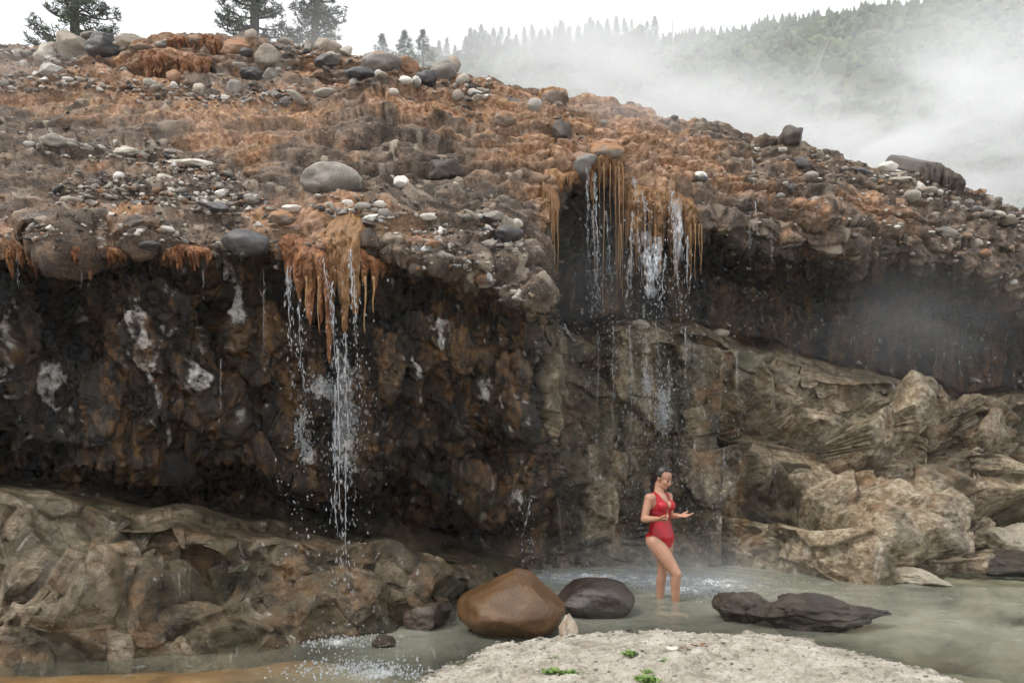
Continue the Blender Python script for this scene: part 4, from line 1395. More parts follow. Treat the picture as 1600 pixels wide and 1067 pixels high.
def band_points(n, spread, r):
    w = np.array([b_[2] for b_ in bands], float); w /= w.sum()
    out = []
    for _ in range(n):
        ln, wd, _c = bands[r.choice(len(bands), p=w)]
        ln = np.array(ln, float); s_ = r.uniform(0, len(ln) - 1)
        x, y = np.interp(s_, np.arange(len(ln)), ln[:, 0]), np.interp(s_, np.arange(len(ln)), ln[:, 1])
        out.append((x + r.normal() * wd * .4 * spread, y + r.normal() * wd * .55 * spread))
    return out


# coarse index of the visible slope for quick look-ups
sl_ids = np.nonzero((vf > 9.8) & (vf < 17.5) & (NVf[:, 2] > -.2))[0]
ck = (PXd[sl_ids] // 6).astype(np.int64) * 100000 + (PYd[sl_ids] // 6).astype(np.int64) + 5000
od = np.lexsort((VF[sl_ids, 1], ck))
uk, ui = np.unique(ck[od], return_index=True)
cell = dict(zip(uk.tolist(), sl_ids[od][ui].tolist()))


def slope_pt(px, py):
    return cell.get(int(px // 6) * 100000 + int(py // 6) + 5000)


r = np.random.default_rng(21)
cob_mats = ['pale', 'pale', 'white', 'grey', 'grey', 'tan', 'tan', 'dark', 'rusty']
cob_meshes = {}
for mt in set(cob_mats):
    for q in range(4):
        V, Ff = boulder_mesh(500 + q * 7 + len(mt), 'round' if q < 2 else 'angular', 2)
        cob_meshes[(mt, q)] = mesh_np(V, Ff, True); cob_meshes[(mt, q)].materials.append(M[mt])
n_c = 0
for (px, py) in band_points(520, 1.0, r):
    if n_c >= 240: break
    k = slope_pt(px, py)
    if k is None: continue
    p_, nn = VF[k], NVf[k]
    px_size = r.choice([8, 10, 13, 17, 23], p=[.34, .3, .2, .11, .05])
    s = px_size / F * p_[1] * .5
    mt = cob_mats[r.integers(len(cob_mats))]
    o = link('cobble', cob_meshes[(mt, int(r.integers(4)))], None, cliff)
    o.location = p_ - nn * s * .08
    o.scale = (s * r.uniform(.95, 1.45), s * r.uniform(.8, 1.2), s * r.uniform(.55, .85))
    o.rotation_euler = (r.normal() * .25, r.normal() * .3, r.uniform(0, 6.28))
    n_c += 1

# gravel: too many and too small to pick apart
bag = Bag()
pal = np.array([(.45, .41, .36), (.31, .28, .245), (.20, .175, .15), (.56, .52, .47), (.09, .073, .06), (.24, .16, .10), (.035, .028, .023), (.28, .15, .075)])
pts = band_points(3400, 1.35, r) + [(r.uniform(-40, 1640), 0) for _ in range(0)]
allk = [slope_pt(x, y) for x, y in pts] + list(r.choice(sl_ids, 2200))
for n_, k in enumerate(allk):
    if k is None: continue
    s = .010 * math.exp(r.normal() * .5) * (2.0 if n_ < 3400 else 1.6) * (VF[k, 1] / 10)
    V = ICO[1][0] * r.uniform(.6, 1.25, (len(ICO[1][0]), 1)) * np.array([s * r.uniform(.9, 1.6), s * r.uniform(.8, 1.2), s * r.uniform(.5, .9)])
    a_ = r.uniform(0, 6.28)
    V = V @ np.array([[math.cos(a_), -math.sin(a_), 0], [math.sin(a_), math.cos(a_), 0], [0, 0, 1]])
    c_ = pal[r.choice(8, p=[.2, .18, .14, .12, .14, .1, .06, .06] if n_ < 3400 else [.08, .10, .13, .04, .2, .15, .15, .15])] * r.uniform(.8, 1.2)
    bag.add(V + VF[k] + NVf[k] * s * .1, ICO[1][1], c_)
m, t, b = new_mat('gravel')
t.links.new(mixc(t, ramp(t, noise_tex(t, 60, 3, .6, objcoord(t)), [(.35, .5), (.6, 0.)]), attr(t, 'tint').outputs['Color'], (.05, .04, .035)), b.inputs['Base Color'])
b.inputs['Roughness'].default_value = .7
o = link('gravel', bag.mesh(False, 'tint'), m, cliff)
o['kind'] = 'stuff'

# pebbles and flakes along the shore
bag = Bag()
for q in range(2600):
    x, y = r.uniform(-.9, 3.3), r.uniform(5.0, 7.25)
    p2 = np.array([[x, y]])
    ds = shore_dist(p2)[0]
    if ds < -.08 or r.random() > math.exp(-max(ds, 0) / .35) * .8 + .2: continue
    s = r.uniform(.004, .016) * (1.3 if ds < .25 else 1)
    V = ICO[1][0] * r.uniform(.7, 1.2, (len(ICO[1][0]), 1)) * np.array([s * 1.3, s, s * .6])
    c_ = np.array([.40, .37, .32]) * r.uniform(.35, 1.35)
    bag.add(V + np.array([x, y, shore_z(p2)[0] + s * .2]), ICO[1][1], c_)
o = link('shore_pebbles', bag.mesh(True, 'tint'), bpy.data.materials['gravel'])
tag(o, 'loose chips and pebbles strewn along the pale shore', 'pebbles', kind='stuff')
# ------------------------------------------------------------------ weeds and dry leaves on the shore
m, t, b = new_mat('weed_leaf')
t.links.new(ramp(t, noise_tex(t, 30, 3, .6, objcoord(t)), [(.35, (.06, .13, .02)), (.65, (.17, .27, .05))]), b.inputs['Base Color'])
b.inputs['Roughness'].default_value = .55
M['weed'] = m
m, t, b = new_mat('dry_leaf')
t.links.new(ramp(t, noise_tex(t, 40, 3, .6, objcoord(t)), [(.35, (.11, .035, .015)), (.65, (.26, .11, .05))]), b.inputs['Base Color'])
M['leaf'] = m


def shore_at(px, py):
    Y = 6.0
    for _ in range(12):
        x = (px - 800) / F * Y
        z = shore_z(np.array([[x, Y]], np.float32))[0]
        Y = (CAMH - z) * F / (py - HZ)
    return np.array([(px - 800) / F * Y, Y, z])


for px, py, s, lb in [(866, 1051, .085, 'leftmost green weed tuft on the lower part of the pale shore'), (889, 1052, .07, 'bright green weed clump touching the right side of the leftmost tuft'),
                      (985, 1022, .075, 'green weed clump on the shore right of the pointed stone'), (1010, 1017, .05, 'small green sprig nearest the water on the shore'),
                      (1038, 1032, .045, 'small dark green sprig in the middle of the shore'), (1012, 1050, .05, 'low green sprig above the large bottom weed clump'),
                      (1012, 1064, .09, 'large green weed clump at the bottom edge of the shore'), (868, 1028, .045, 'small green sprig near the left water edge of the shore')]:
    p_ = shore_at(px, py)
    r = np.random.default_rng(int(px * 3 + py))
    bag = Bag()
    for q in range(int(120 * s / .07)):
        az = r.uniform(0, 6.28); L = s * r.uniform(.3, .75); up = r.uniform(.25, 1.6)
        d_ = np.array([math.cos(az), math.sin(az), up]); d_ /= np.linalg.norm(d_)
        sd_ = np.cross(d_, [0, 0, 1]); sd_ /= np.linalg.norm(sd_)
        w = L * .16; az2 = r.uniform(0, 6.28); o_ = np.array([math.cos(az2), math.sin(az2) * .7, 0]) * r.uniform(0, .95) * s
        s4 = np.array([0, .35, .7, 1]); wd = np.array([.25, 1, .75, .02]) * w
        cen = o_ + d_ * (s4 * L)[:, None] - np.array([0, 0, 1]) * (s4 ** 2 * L * .3)[:, None]
        V = np.concatenate([cen - sd_ * wd[:, None], cen + sd_ * wd[:, None] + np.array([0, 0, .1 * w])])
        bag.add(V, [(k, k + 1, k + 5) for k in range(3)] + [(k, k + 5, k + 4) for k in range(3)])
    o = link('weed_tuft', bag.mesh(True), M['weed'], loc=tuple(p_))
    tag(o, lb, 'weed', 'weeds on the shore')
for q, (px, py, sz, rz) in enumerate([(1064, 1014, .05, .3), (1076, 1016, .06, 1.4), (1088, 1011, .055, 2.3), (1098, 1009, .06, 3.6), (1082, 1010, .04, 5.0), (950, 1051, .03, .8)]):
    p_ = shore_at(px, py)
    u = np.linspace(0, 1, 7); w = np.sin(u * math.pi) ** .7 * .38
    V = np.concatenate([np.stack([u - .5, -w, .18 * (u - .5) ** 2 + .22 * w], 1), np.stack([u - .5, w * 0, .18 * (u - .5) ** 2], 1), np.stack([u - .5, w, .18 * (u - .5) ** 2 + .3 * w], 1)]) * sz
    Ff = [(a_, a_ + 1, a_ + 8, a_ + 7) for a_ in range(6)] + [(a_ + 7, a_ + 8, a_ + 15, a_ + 14) for a_ in range(6)]
    o = link('dry_leaf', mesh_np(V, Ff, True), M['leaf'], loc=(p_[0], p_[1], p_[2] + .012))
    o.rotation_euler = (.3 * math.sin(q), .25, rz)
    tag(o, 'curled brown dry leaf in the little heap on the pale shore' if q < 5 else 'lone reddish dry leaf on the shore below the pointed stone', 'leaf', 'dry leaves in a heap' if q < 5 else None)
p_ = shore_at(1050, 1013)
V, Ff = boulder_mesh(77, 'slab', 3)
tag(link('white_stone', mesh_np(V * np.array([.075, .06, .02]), Ff, True), M['white'], loc=tuple(p_)), 'flat white stone beside the heap of dry leaves', 'stone')

# ------------------------------------------------------------------ hanging ochre growth
m, t, b = new_mat('ochre_growth')
oc = objcoord(t)
n1 = noise_tex(t, 8, 6, .7, oc, (2.2, 1, .5)); n2 = noise_tex(t, 30, 5, .7, oc)
c = ramp(t, n1, [(.3, (.13, .050, .014)), (.5, (.29, .13, .045)), (.7, (.43, .25, .12))])
c = mixc(t, ramp(t, n2, [(.4, .6), (.56, 0.)]), c, (.09, .045, .02))
at_ = attr(t, 'tint')
c = mixc(t, at_.outputs['Fac'], c, mixc(t, n1, (.17, .105, .022), (.32, .22, .07)))
t.links.new(c, b.inputs['Base Color'])
b.inputs['Roughness'].default_value = .38
b.inputs['Subsurface Weight'].default_value = 0.0
bump(t, b, mathn(t, 'ADD', n1, n2), .8, .02)
M['growth'] = m
m, t, b = new_mat('orange_mat')
oc = objcoord(t)
n1 = noise_tex(t, 7, 5, .7, oc, (1.2, 1, .8)); n2 = noise_tex(t, 34, 4, .7, oc)
c = ramp(t, n1, [(.32, (.13, .045, .014)), (.5, (.32, .125, .042)), (.68, (.46, .23, .10))])
c = mixc(t, ramp(t, n2, [(.40, .8), (.54, 0.)]), c, (.06, .03, .014))
t.links.new(c, b.inputs['Base Color'])
b.inputs['Roughness'].default_value = .5
bump(t, b, mathn(t, 'ADD', n1, n2), .9, .03)
M['mat'] = m


def curtain(top, teeth, label, seed, thick=.05, back=.35, olive=0.0, bulge=.05, rough=.5, fib=1.0, mat='growth', lift=0.0, rise=.5, name='algae_curtain'):
    """mat of growth: rises over the brink behind `top` and hangs down in pointed tongues; teeth = (photo x, photo y of the tip, half width)"""
    r = np.random.default_rng(seed)
    top = np.array([(a_, b_, min(surf(a_, b_ + 3)[0][1], c_ + .55) - .03 - lift) for a_, b_, c_ in top], float)
    n = max(40, int((top[-1, 0] - top[0, 0]) * 1.3))
    px = np.linspace(top[0, 0], top[-1, 0], n)
    py = np.interp(px, top[:, 0], top[:, 1]); Y = np.interp(px, top[:, 0], top[:, 2])
    tip = np.full(n, -1e9)
    for tx, ty, hw in teeth:
        prof = ty - (np.abs(px - tx) / hw) ** 1.6 * (ty - np.interp(tx, top[:, 0], top[:, 1])) * .85
        tip = np.maximum(tip, prof)
    hf = fbm(np.stack([px * .22, px * 0 + seed, px * 0], 1), 3, seed, .7)
    drop = np.maximum(tip - py, 6) + hf * 22 * rough
    drop = np.maximum(drop, 4) / F * Y
    rows_b, rows_f = 8, 34
    taper = np.minimum(1, np.minimum(np.arange(n), np.arange(n)[::-1]) / (n * .08))
    strand = fbm(np.stack([px * .16, px * 0, px * 0 + seed], 1), 3, seed + 5, .6)
    shell = []
    for side in (0, 1):
        th = thick * (1 if side == 0 else 0)
        G_ = np.zeros((n, rows_b + rows_f, 3))
        for j in range(rows_b):
            s_ = 1 - j / rows_b
            G_[:, j, 1] = Y + back * s_ - th * taper * (1 - s_ * .7)
            G_[:, j, 2] = CAMH + (HZ - py) / F * Y + back * rise * s_ ** 1.1 + (-.004 if side == 0 else -.05) + th * .6 * taper
        for j in range(rows_f):
            s_ = j / (rows_f - 1)
            G_[:, rows_b + j, 1] = Y - th * taper * (1 - s_) ** .6 - bulge * taper * math.sin(min(1, s_ * 2.2) * math.pi / 2) * (1 - .5 * s_) + (0 if side == 0 else .02) - strand * .035 * fib * taper * min(1, s_ * 4)
            G_[:, rows_b + j, 2] = CAMH + (HZ - py) / F * Y - drop * s_ ** 1.15 + (th * .5 * taper * (1 - s_) ** 2)
        for j in range(rows_b + rows_f):
            G_[:, j, 0] = (px - 800) / F * Y
        q = G_.reshape(-1, 3).astype(np.float32)
        q[:, 1] += (fbm(q * (np.array([16, 5, 6], np.float32) if fib > .5 else np.array([9, 6, 7], np.float32)), 4, seed + 9, .65) * (.022 if fib > .5 else .05) * (1 if side == 0 else .4)).astype(np.float32)
        q[:, 2] += (fbm(q * 11, 2, seed + 12, .6) * .012).astype(np.float32)
        q[:, 0] += (fbm(q * 9, 2, seed + 15, .6) * .01).astype(np.float32)
        shell.append(q)
    R_ = rows_b + rows_f
    i, j = np.meshgrid(np.arange(n - 1), np.arange(R_ - 1), indexing='ij')
    a = (i * R_ + j).ravel()
    f0 = np.stack([a, a + 1, a + R_ + 1, a + R_], 1)
    off = n * R_
    Fc = [f0, f0[:, ::-1] + off]
    e = np.arange(n - 1)
    Fc.append(np.stack([e * R_ + R_ - 1, e * R_ + R_ - 1 + off, (e + 1) * R_ + R_ - 1 + off, (e + 1) * R_ + R_ - 1], 1))
    Fc.append(np.stack([e * R_, (e + 1) * R_, (e + 1) * R_ + off, e * R_ + off], 1))
    e = np.arange(R_ - 1)
    Fc.append(np.stack([e, e + off, e + 1 + off, e + 1], 1))
    Fc.append(np.stack([(n - 1) * R_ + e, (n - 1) * R_ + e + 1, (n - 1) * R_ + e + 1 + off, (n - 1) * R_ + e + off], 1))
    V = np.concatenate(shell)
    o = link(name, mesh_np(V, np.concatenate(Fc), True, {'tint': np.full(len(V), olive)}), M[mat])
    return tag(o, label, 'algae')


def strand(px, y0, y1, Y, r0, parent, seed):
    k = 16; s_ = np.linspace(0, 1, k)
    Y = min(Y, surf(px, y0 - 8)[0][1] - .05)
    a_, b_ = P(px, y0, Y), P(px + math.sin(seed) * 2, y1, Y)
    pts = a_ + (b_ - a_) * s_[:, None]
    pts[:, 0] += np.sin(s_ * 7 + seed) * .006
    rr = r0 * (1 - .75 * s_) * (1 + .25 * np.sin(s_ * 23 + seed))
    V, Ff = tube(pts, rr, 6)
    return link('strand', mesh_np(V, Ff, True, {'tint': np.full(len(V), .35)}), M['growth'], parent)


c1 = curtain([(438, 378, 7.45), (470, 388, 7.3), (500, 400, 7.2), (522, 418, 7.25)], [(455, 440, 12), (470, 470, 14), (487, 508, 11), (504, 515, 7), (516, 566, 8)], 'thick orange mat of growth hanging in pointed tongues at the left falls', 3, .08, .22, 0.0, .10, .5, .2, 'mat', .06)
c2 = curtain([(508, 362, 7.6), (535, 368, 7.45), (562, 380, 7.5)], [(520, 470, 14), (540, 520, 14), (556, 500, 12)], 'yellow brown wet growth draped behind the main left stream', 8, .06, .4, .2, .07, .8, .5, rise=.75)
c3 = curtain([(560, 392, 7.75), (580, 408, 7.65), (606, 416, 7.7)], [(571, 440, 9), (586, 448, 9), (600, 430, 8)], 'small rusty fringe right of the left falls', 12, .06, .2, 0.0, .06, .5, .2, 'mat')
for px, y1, r0 in [(571, 520, .014), (584, 490, .014), (497, 520, .01), (478, 500, .010)]: strand(px, 432, y1, 7.6 if px > 550 else 7.22, r0, c3 if px > 550 else c1, px)
c4 = curtain([(866, 268, 11.0), (880, 280, 10.9), (906, 270, 10.8)], [(872, 300, 14), (890, 292, 10)], 'short fringe of growth under the big wet slab', 15, .06, .4, .15)
c5 = curtain([(912, 246, 10.85), (940, 240, 10.75), (975, 262, 10.8)], [(922, 300, 9), (935, 292, 8), (948, 300, 9), (962, 320, 9), (972, 350, 8)], 'combed ochre fringe with long threads at the upper brink', 18, .05, .5, .05, .05, 1.6, .45, rise=.8)
for q, (px, y1) in enumerate([(919, 330), (927, 440), (937, 380), (944, 480), (953, 350), (962, 500), (968, 420), (974, 470)]):
    strand(px, 248 + (px - 918) * .25, y1, 10.72, .008 + .004 * math.sin(q * 2.3), c5, q * 1.7)
c6 = curtain([(962, 285, 10.9), (990, 296, 10.65), (1030, 304, 10.6), (1065, 316, 10.7), (1092, 330, 10.95)],
             [(966, 420, 8), (979, 372, 12), (996, 400, 15), (1016, 378, 9), (1030, 408, 13), (1047, 388, 7), (1058, 420, 8), (1076, 394, 14), (1088, 366, 8)],
             'wide olive gold curtain of wet growth at the right falls', 22, .06, .75, .18, .07, 1.9, .45, rise=.95)
for q, (px, y1) in enumerate([(970, 450), (985, 430), (1009, 425), (1024, 440), (1052, 440), (1080, 460), (1086, 440), (1092, 410), (1097, 430)]):
    strand(px, 350, y1, 10.6 if px < 1080 else 10.95, .009, c6, q * 2.1)
c7 = curtain([(846, 290, 10.9), (858, 296, 10.7), (874, 310, 10.95)], [(852, 350, 9), (862, 385, 8), (870, 360, 6)], 'narrow rusty fringe beside the thin left stream of the right falls', 25, .06, .4, .1)
for q, (px, y1) in enumerate([(846, 420), (855, 440), (866, 470), (872, 450), (838, 460)]): strand(px, 320, y1, 10.7, .013, c7, q * 1.3)
c8 = curtain([(842, 146, 12.1), (866, 142, 12.0), (888, 148, 12.1)], [(850, 172, 8), (864, 166, 8), (878, 178, 8)], 'ochre mat with drips on the flat topped ledge rock', 28, .07, .4, .3)
c9 = curtain([(1432, 268, 16.2), (1462, 270, 16.0), (1505, 298, 16.3)], [(1440, 300, 10), (1455, 305, 10), (1472, 310, 10), (1490, 312, 10)], 'dark dripping ledge half lost in steam on the right skyline', 31, .2, 1.2, .1, mat='darkbrown', name='dripping_ledge')
# drips under the upper left scarp
for q, (x0, x1, y_, d_, lb) in enumerate([(262, 300, 62, 22, 'ochre drips on the scarp under the far left skyline'), (300, 345, 60, 30, 'ochre drips under the coated hump on the scarp'), (215, 262, 84, 40, 'orange sheet of growth on the scarp face above the cobble terrace'),
                                          (268, 330, 92, 44, 'orange rippled sheet of growth in the middle of the scarp')]):
    p_, _ = surf((x0 + x1) / 2, y_ + 6)
    curtain([(x0, y_ + 4, p_[1]), ((x0 + x1) / 2, y_, p_[1] - .12), (x1, y_ + 3, p_[1])], [(x0 + (x1 - x0) * f_, y_ + d_ * (.7 + .3 * math.sin(f_ * 17 + q)), 9) for f_ in (.12, .33, .52, .7, .9)], lb, 40 + q, .06, .2, 0.0, .06, .9, .1, 'mat')
# fringe along the left brink
for q, (x0, x1, y_, d_, lb) in enumerate([(10, 90, 392, 34, 'rusty hanging fringe at the far left of the brink'), (110, 195, 396, 20, 'dark rusty fringe in the left brink'), (255, 330, 396, 18, 'short brown fringe left of the large black boulder')]):
    p_, _ = surf((x0 + x1) / 2, y_)
    curtain([(x0, y_, p_[1] + .05), ((x0 + x1) / 2, y_ - 4, p_[1] - .02), (x1, y_, p_[1] + .05)], [(x0 + (x1 - x0) * f_, y_ + d_ * (.6 + .4 * math.sin(f_ * 13 + q * 2)), 10) for f_ in (.1, .25, .4, .55, .7, .88)], lb, 60 + q, .05, .15, .05, .03, 1.2, .1, 'mat')

# ------------------------------------------------------------------ falling water
m, t, b = new_mat('falling_water')
b.inputs['Base Color'].default_value = (.68, .71, .74, 1)
b.inputs['Roughness'].default_value = .12
b.inputs['IOR'].default_value = 1.33
b.inputs['Transmission Weight'].default_value = .6
M['drops'] = m
m, t, b = new_mat('thin_water_film')
oc = objcoord(t)
b.inputs['Base Color'].default_value = (.70, .73, .77, 1)
b.inputs['Roughness'].default_value = .15
tr = t.nodes.new('ShaderNodeBsdfTransparent')
ms = t.nodes.new('ShaderNodeMixShader')
t.links.new(mathn(t, 'MULTIPLY', attr(t, 'thick').outputs['Fac'], ramp(t, noise_tex(t, 16, 5, .75, oc, (2.2, 1, .6)), [(.42, .03), (.66, .8)])), ms.inputs['Fac'])
t.links.new(tr.outputs[0], ms.inputs[1]); t.links.new(b.outputs[0], ms.inputs[2])
t.links.new(ms.outputs[0], t.nodes['Material Output'].inputs['Surface'])
bump(t, b, noise_tex(t, 25, 4, .6, oc), .6, .02)
M['film'] = m

an6 = np.arange(5) / 5 * 2 * math.pi


def bead(bag, c, ax, L, rd):
    """drawn-out drop along ax"""
    ax = ax / (np.linalg.norm(ax) + 1e-9)
    u = np.cross(ax, [.3, 1, .1]); u /= np.linalg.norm(u); v = np.cross(ax, u)
    ring = np.cos(an6)[:, None] * u + np.sin(an6)[:, None] * v
    V = np.concatenate([[c - ax * L], c - ax * L * .45 + ring * rd * .8, c + ax * L * .35 + ring * rd, [c + ax * L * .8]])
    Ff = []
    for q in range(5):
        q2 = (q + 1) % 5
        Ff += [(0, 1 + q2, 1 + q), (1 + q, 1 + q2, 6 + q2), (1 + q, 6 + q2, 6 + q), (11, 6 + q, 6 + q2)]
    bag.add(V, Ff)


def fall_path(px0, py0, px1, py1, Y0, Y1, seed, wig=3.0, n=60):
    s_ = np.linspace(0, 1, n)
    w = fbm(np.stack([s_ * 6, s_ * 0 + seed * 3.1, s_ * 0], 1), 2, seed % 40, .5) * wig * .7
    px = px0 + (px1 - px0) * s_ + w * (.3 + s_)
    py = py0 + (py1 - py0) * s_
    Y = Y0 + (Y1 - Y0) * s_
    return np.stack([(px - 800) / F * Y, Y, CAMH + (HZ - py) / F * Y], 1)


def stream(parent, px0, py0, px1, py1, Y0, Y1, seed, rad=.008, wig=3.0, breakup=.5, dens=1.0):
    """lacy stream: drawn-out beads that part into drops further down"""
    r = np.random.default_rng(seed)
    pts = fall_path(px0, py0, px1, py1, Y0, Y1, seed, wig)
    L = np.linalg.norm(pts[-1] - pts[0])
    bag = Bag()
    sk = np.linspace(0, 1, len(pts))
    for off in range(2 if rad > .0095 else 1):
        jx = fbm(np.stack([sk * 14, sk * 0 + seed + off * 7.7, sk * 0], 1), 3, (seed + off) % 40, .6)
        thr = pts + np.stack([jx * .009 * (.3 + sk), sk * 0, sk * 0], 1)
        cut = max(8, int(len(pts) * (.95 - .55 * breakup - .15 * off)))
        rr = np.clip(rad * .28 * (1.0 + 1.5 * fbm(np.stack([sk * 22, sk * 0 + off + seed, sk * 0 + 3], 1), 2, seed % 40)), .0006, None) * (1 - breakup * .8 * sk)
        bag.add(*tube(thr[:cut], rr[:cut] * np.clip((cut - np.arange(cut)) / 8, .15, 1), 5))
    for q in range(int(L * 44 * dens)):
        s_ = r.random()
        if r.random() < breakup * s_ ** .8: continue
        k = s_ * (len(pts) - 1); i_ = min(int(k), len(pts) - 2)
        c = pts[i_] + (pts[i_ + 1] - pts[i_]) * (k - i_)
        ax = pts[i_ + 1] - pts[i_]
        clump = .6 + .8 * math.sin(s_ * 40 + seed) ** 2
        c = c + np.array([r.normal() * .010 * (.5 + 2.2 * s_) * wig / 3, r.normal() * .012, 0])
        bead(bag, c, ax + np.array([r.normal() * .2, 0, 0]) * np.linalg.norm(ax), r.uniform(.012, .05) * (1.2 - .7 * s_), .52 * rad * r.uniform(.25, 1.0) * clump)
    o = link('stream', bag.mesh(True), M['drops'], parent)
    o['kind'] = 'stuff'
    return o


def drops(name, parent, n, xr, yr, Yr, seed, rad=(.003, .007), xw=None, keep=None):
    r = np.random.default_rng(seed)
    bag = Bag()
    for q in range(n):
        px = r.uniform(*xr) if xw is None else r.normal(xw[0], xw[1])
        py = yr[0] + (yr[1] - yr[0]) * r.random()
        if keep is not None and r.random() > keep(px, py): continue
        c = P(px, py, r.uniform(*Yr))
        rd = rad[0] * .7 + (rad[1] - rad[0] * .7) * r.random() ** 1.8 * (1 if r.random() < .9 else 1.4)
        bead(bag, c, np.array([r.normal() * .05, 0, 1]), rd * r.uniform(1.2, 3.5), rd)
    if bag.n == 0: return None
    o = link(name, bag.mesh(True), M['drops'], parent)
    o['kind'] = 'stuff'
    return o


def film(parent, quad_pts, Y, seed, n=(14, 40), name='water_film'):
    """thin uneven sheet of water between two falling edges"""
    (xa0, xb0, y0), (xa1, xb1, y1) = quad_pts
    U, W = np.meshgrid(np.linspace(0, 1, n[0]), np.linspace(0, 1, n[1]), indexing='ij')
    s_ = W.ravel(); u = U.ravel()
    nz = fbm(np.stack([u * 2, s_ * 6, s_ * 0 + seed], 1), 3, seed % 40, .6)
    px = xa0 + (xa1 - xa0) * s_ + ((xb0 - xa0) + (xb1 - xb0 - xa1 + xa0) * s_) * u + nz * 4
    py = y0 + (y1 - y0) * s_
    Yv = Y + nz * .04 - .05 * np.sin(u * math.pi)
    f_ = np.stack([(px - 800) / F * Yv, Yv, CAMH + (HZ - py) / F * Yv], 1)
    b_ = f_ + np.array([0, .012, 0])
    i, j = np.meshgrid(np.arange(n[0] - 1), np.arange(n[1] - 1), indexing='ij')
    a = (i * n[1] + j).ravel()
    q = np.stack([a, a + 1, a + n[1] + 1, a + n[1]], 1)
    o = link(name, mesh_np(np.concatenate([f_, b_]), np.concatenate([q, q[:, ::-1] + len(f_)]), True, {'thick': np.tile(np.sin(u * math.pi) ** .5 * np.sin(np.clip(s_ * 1.1 + .03, 0, 1) * math.pi) ** .6, 2)}), M['film'], parent)
    return o


def wall_foam(parent, cx, cy_, rx, ry, n, seed):
    """white water breaking over the rock face"""
    r = np.random.default_rng(seed)
    bag = Bag()
    mk = np.nonzero((np.abs(PXd - cx) < rx * 1.6) & (np.abs(PYd - cy_) < ry * 1.3) & (vf > 4.5) & (vf < 9.6))[0]
    if len(mk) == 0: return
    wgt = np.exp(-((PXd[mk] - cx) / rx) ** 2 - ((PYd[mk] - cy_) / ry) ** 2); wgt /= wgt.sum()
    for k in r.choice(mk, n, p=wgt):
        s = r.uniform(.003, .009)
        V = ICO[1][0] * r.uniform(.7, 1.3, (len(ICO[1][0]), 1)) * np.array([s, s * .6, s * r.uniform(1.2, 3.2)])
        bag.add(V + VF[k] + NVf[k] * s * .5 + r.normal(size=3) * .006, ICO[1][1])
    o = link('foam', bag.mesh(True), M['drops'], parent)
    o['kind'] = 'stuff'


def fall(px, py, Y, label):
    e = bpy.data.objects.new('waterfall', None); COL.objects.link(e)
    # parts are built in place: the empty stays at the origin
    return tag(e, label, 'waterfall')


w1_ = fall(462, 690, 7.2, 'thin lacy stream falling left of the orange mat')
stream(w1_, 449, 418, 460, 640, 7.25, 7.2, 1, .008, 5, .55, 1.3); stream(w1_, 466, 470, 478, 720, 7.25, 7.2, 2, .008, 5, .6, 1.2); stream(w1_, 455, 430, 446, 560, 7.25, 7.2, 3, .006, 4, .7)
drops('droplets', w1_, 320, (430, 500), (430, 980), (7.0, 7.3), 4, keep=lambda x, y: .25 + .75 * math.exp(-((x - 466) / 16) ** 2))
wall_foam(w1_, 476, 680, 10, 34, 420, 5)
w2_ = fall(540, 690, 7.1, 'main left stream, white and broken, falling to the pool past the yellow growth')
for q, a_ in enumerate([(505, 405, 528, 560, .008), (528, 545, 533, 990, .011), (548, 392, 552, 520, .013), (518, 440, 530, 700, .009), (540, 520, 545, 800, .010), (552, 420, 560, 620, .008), (523, 600, 526, 990, .009), (541, 700, 538, 1000, .010)]):
    stream(w2_, a_[0], a_[1], a_[2], a_[3], 7.15, 7.05, 20 + q, a_[4], 5, .55, 1.1)
drops('droplets', w2_, 480, (490, 620), (400, 1010), (6.6, 7.2), 31, (.0025, .006), keep=lambda x, y: .12 + .88 * math.exp(-((x - 545) / 30) ** 2))
wall_foam(w2_, 541, 650, 24, 75, 800, 32)
wall_foam(w2_, 505, 606, 20, 16, 260, 33)
w3_ = fall(862, 500, 10.6, 'leftmost thin stream of the right falls, beside the rusty fringe')
for q, a_ in enumerate([(855, 282, 857, 400, .012), (857, 380, 876, 520, .010), (852, 300, 862, 480, .008)]): stream(w3_, a_[0], a_[1], a_[2], a_[3], 10.65, 10.6, 40 + q, a_[4], 4, .4, 1.2)
stream(w3_, 880, 505, 905, 545, 10.6, 10.5, 44, .010, 5, .3, 1.5)
stream(w3_, 878, 520, 868, 700, 10.6, 10.5, 45, .006, 3, .6)
w4_ = fall(1000, 500, 10.5, 'wide right falls breaking into strands and sheets under the olive curtain')
for q, a_ in enumerate([(917, 262, 921, 480, .009), (930, 270, 936, 490, .012), (925, 330, 938, 500, .008), (990, 280, 1000, 330, .014), (988, 330, 984, 500, .010), (1004, 300, 1012, 360, .014), (996, 360, 1012, 500, .009),
                         (1022, 380, 1030, 500, .012), (1050, 300, 1052, 380, .014), (1052, 340, 1062, 495, .012), (1074, 370, 1072, 500, .011), (984, 400, 978, 500, .008), (1040, 400, 1030, 505, .010), (948, 330, 958, 500, .006), (1062, 380, 1048, 460, .008)]):
    stream(w4_, a_[0], a_[1], a_[2], a_[3], 10.5, 10.5, 50 + q, a_[4], 5, .35, 1.35)
film(w4_, [(1000, 1018, 360), (1010, 1028, 480)], 10.5, 3); film(w4_, [(1018, 1036, 370), (1022, 1032, 440)], 10.5, 7); film(w4_, [(1050, 1066, 310), (1056, 1070, 420)], 10.55, 9)
drops('droplets', w4_, 420, (900, 1100), (300, 520), (10.3, 10.6), 71, (.003, .007), keep=lambda x, y: .2 + .8 * math.exp(-((x - 1025) / 45) ** 2))
w5_ = fall(1180, 400, 11.5, 'thin trickle of drops on the right gravel face')
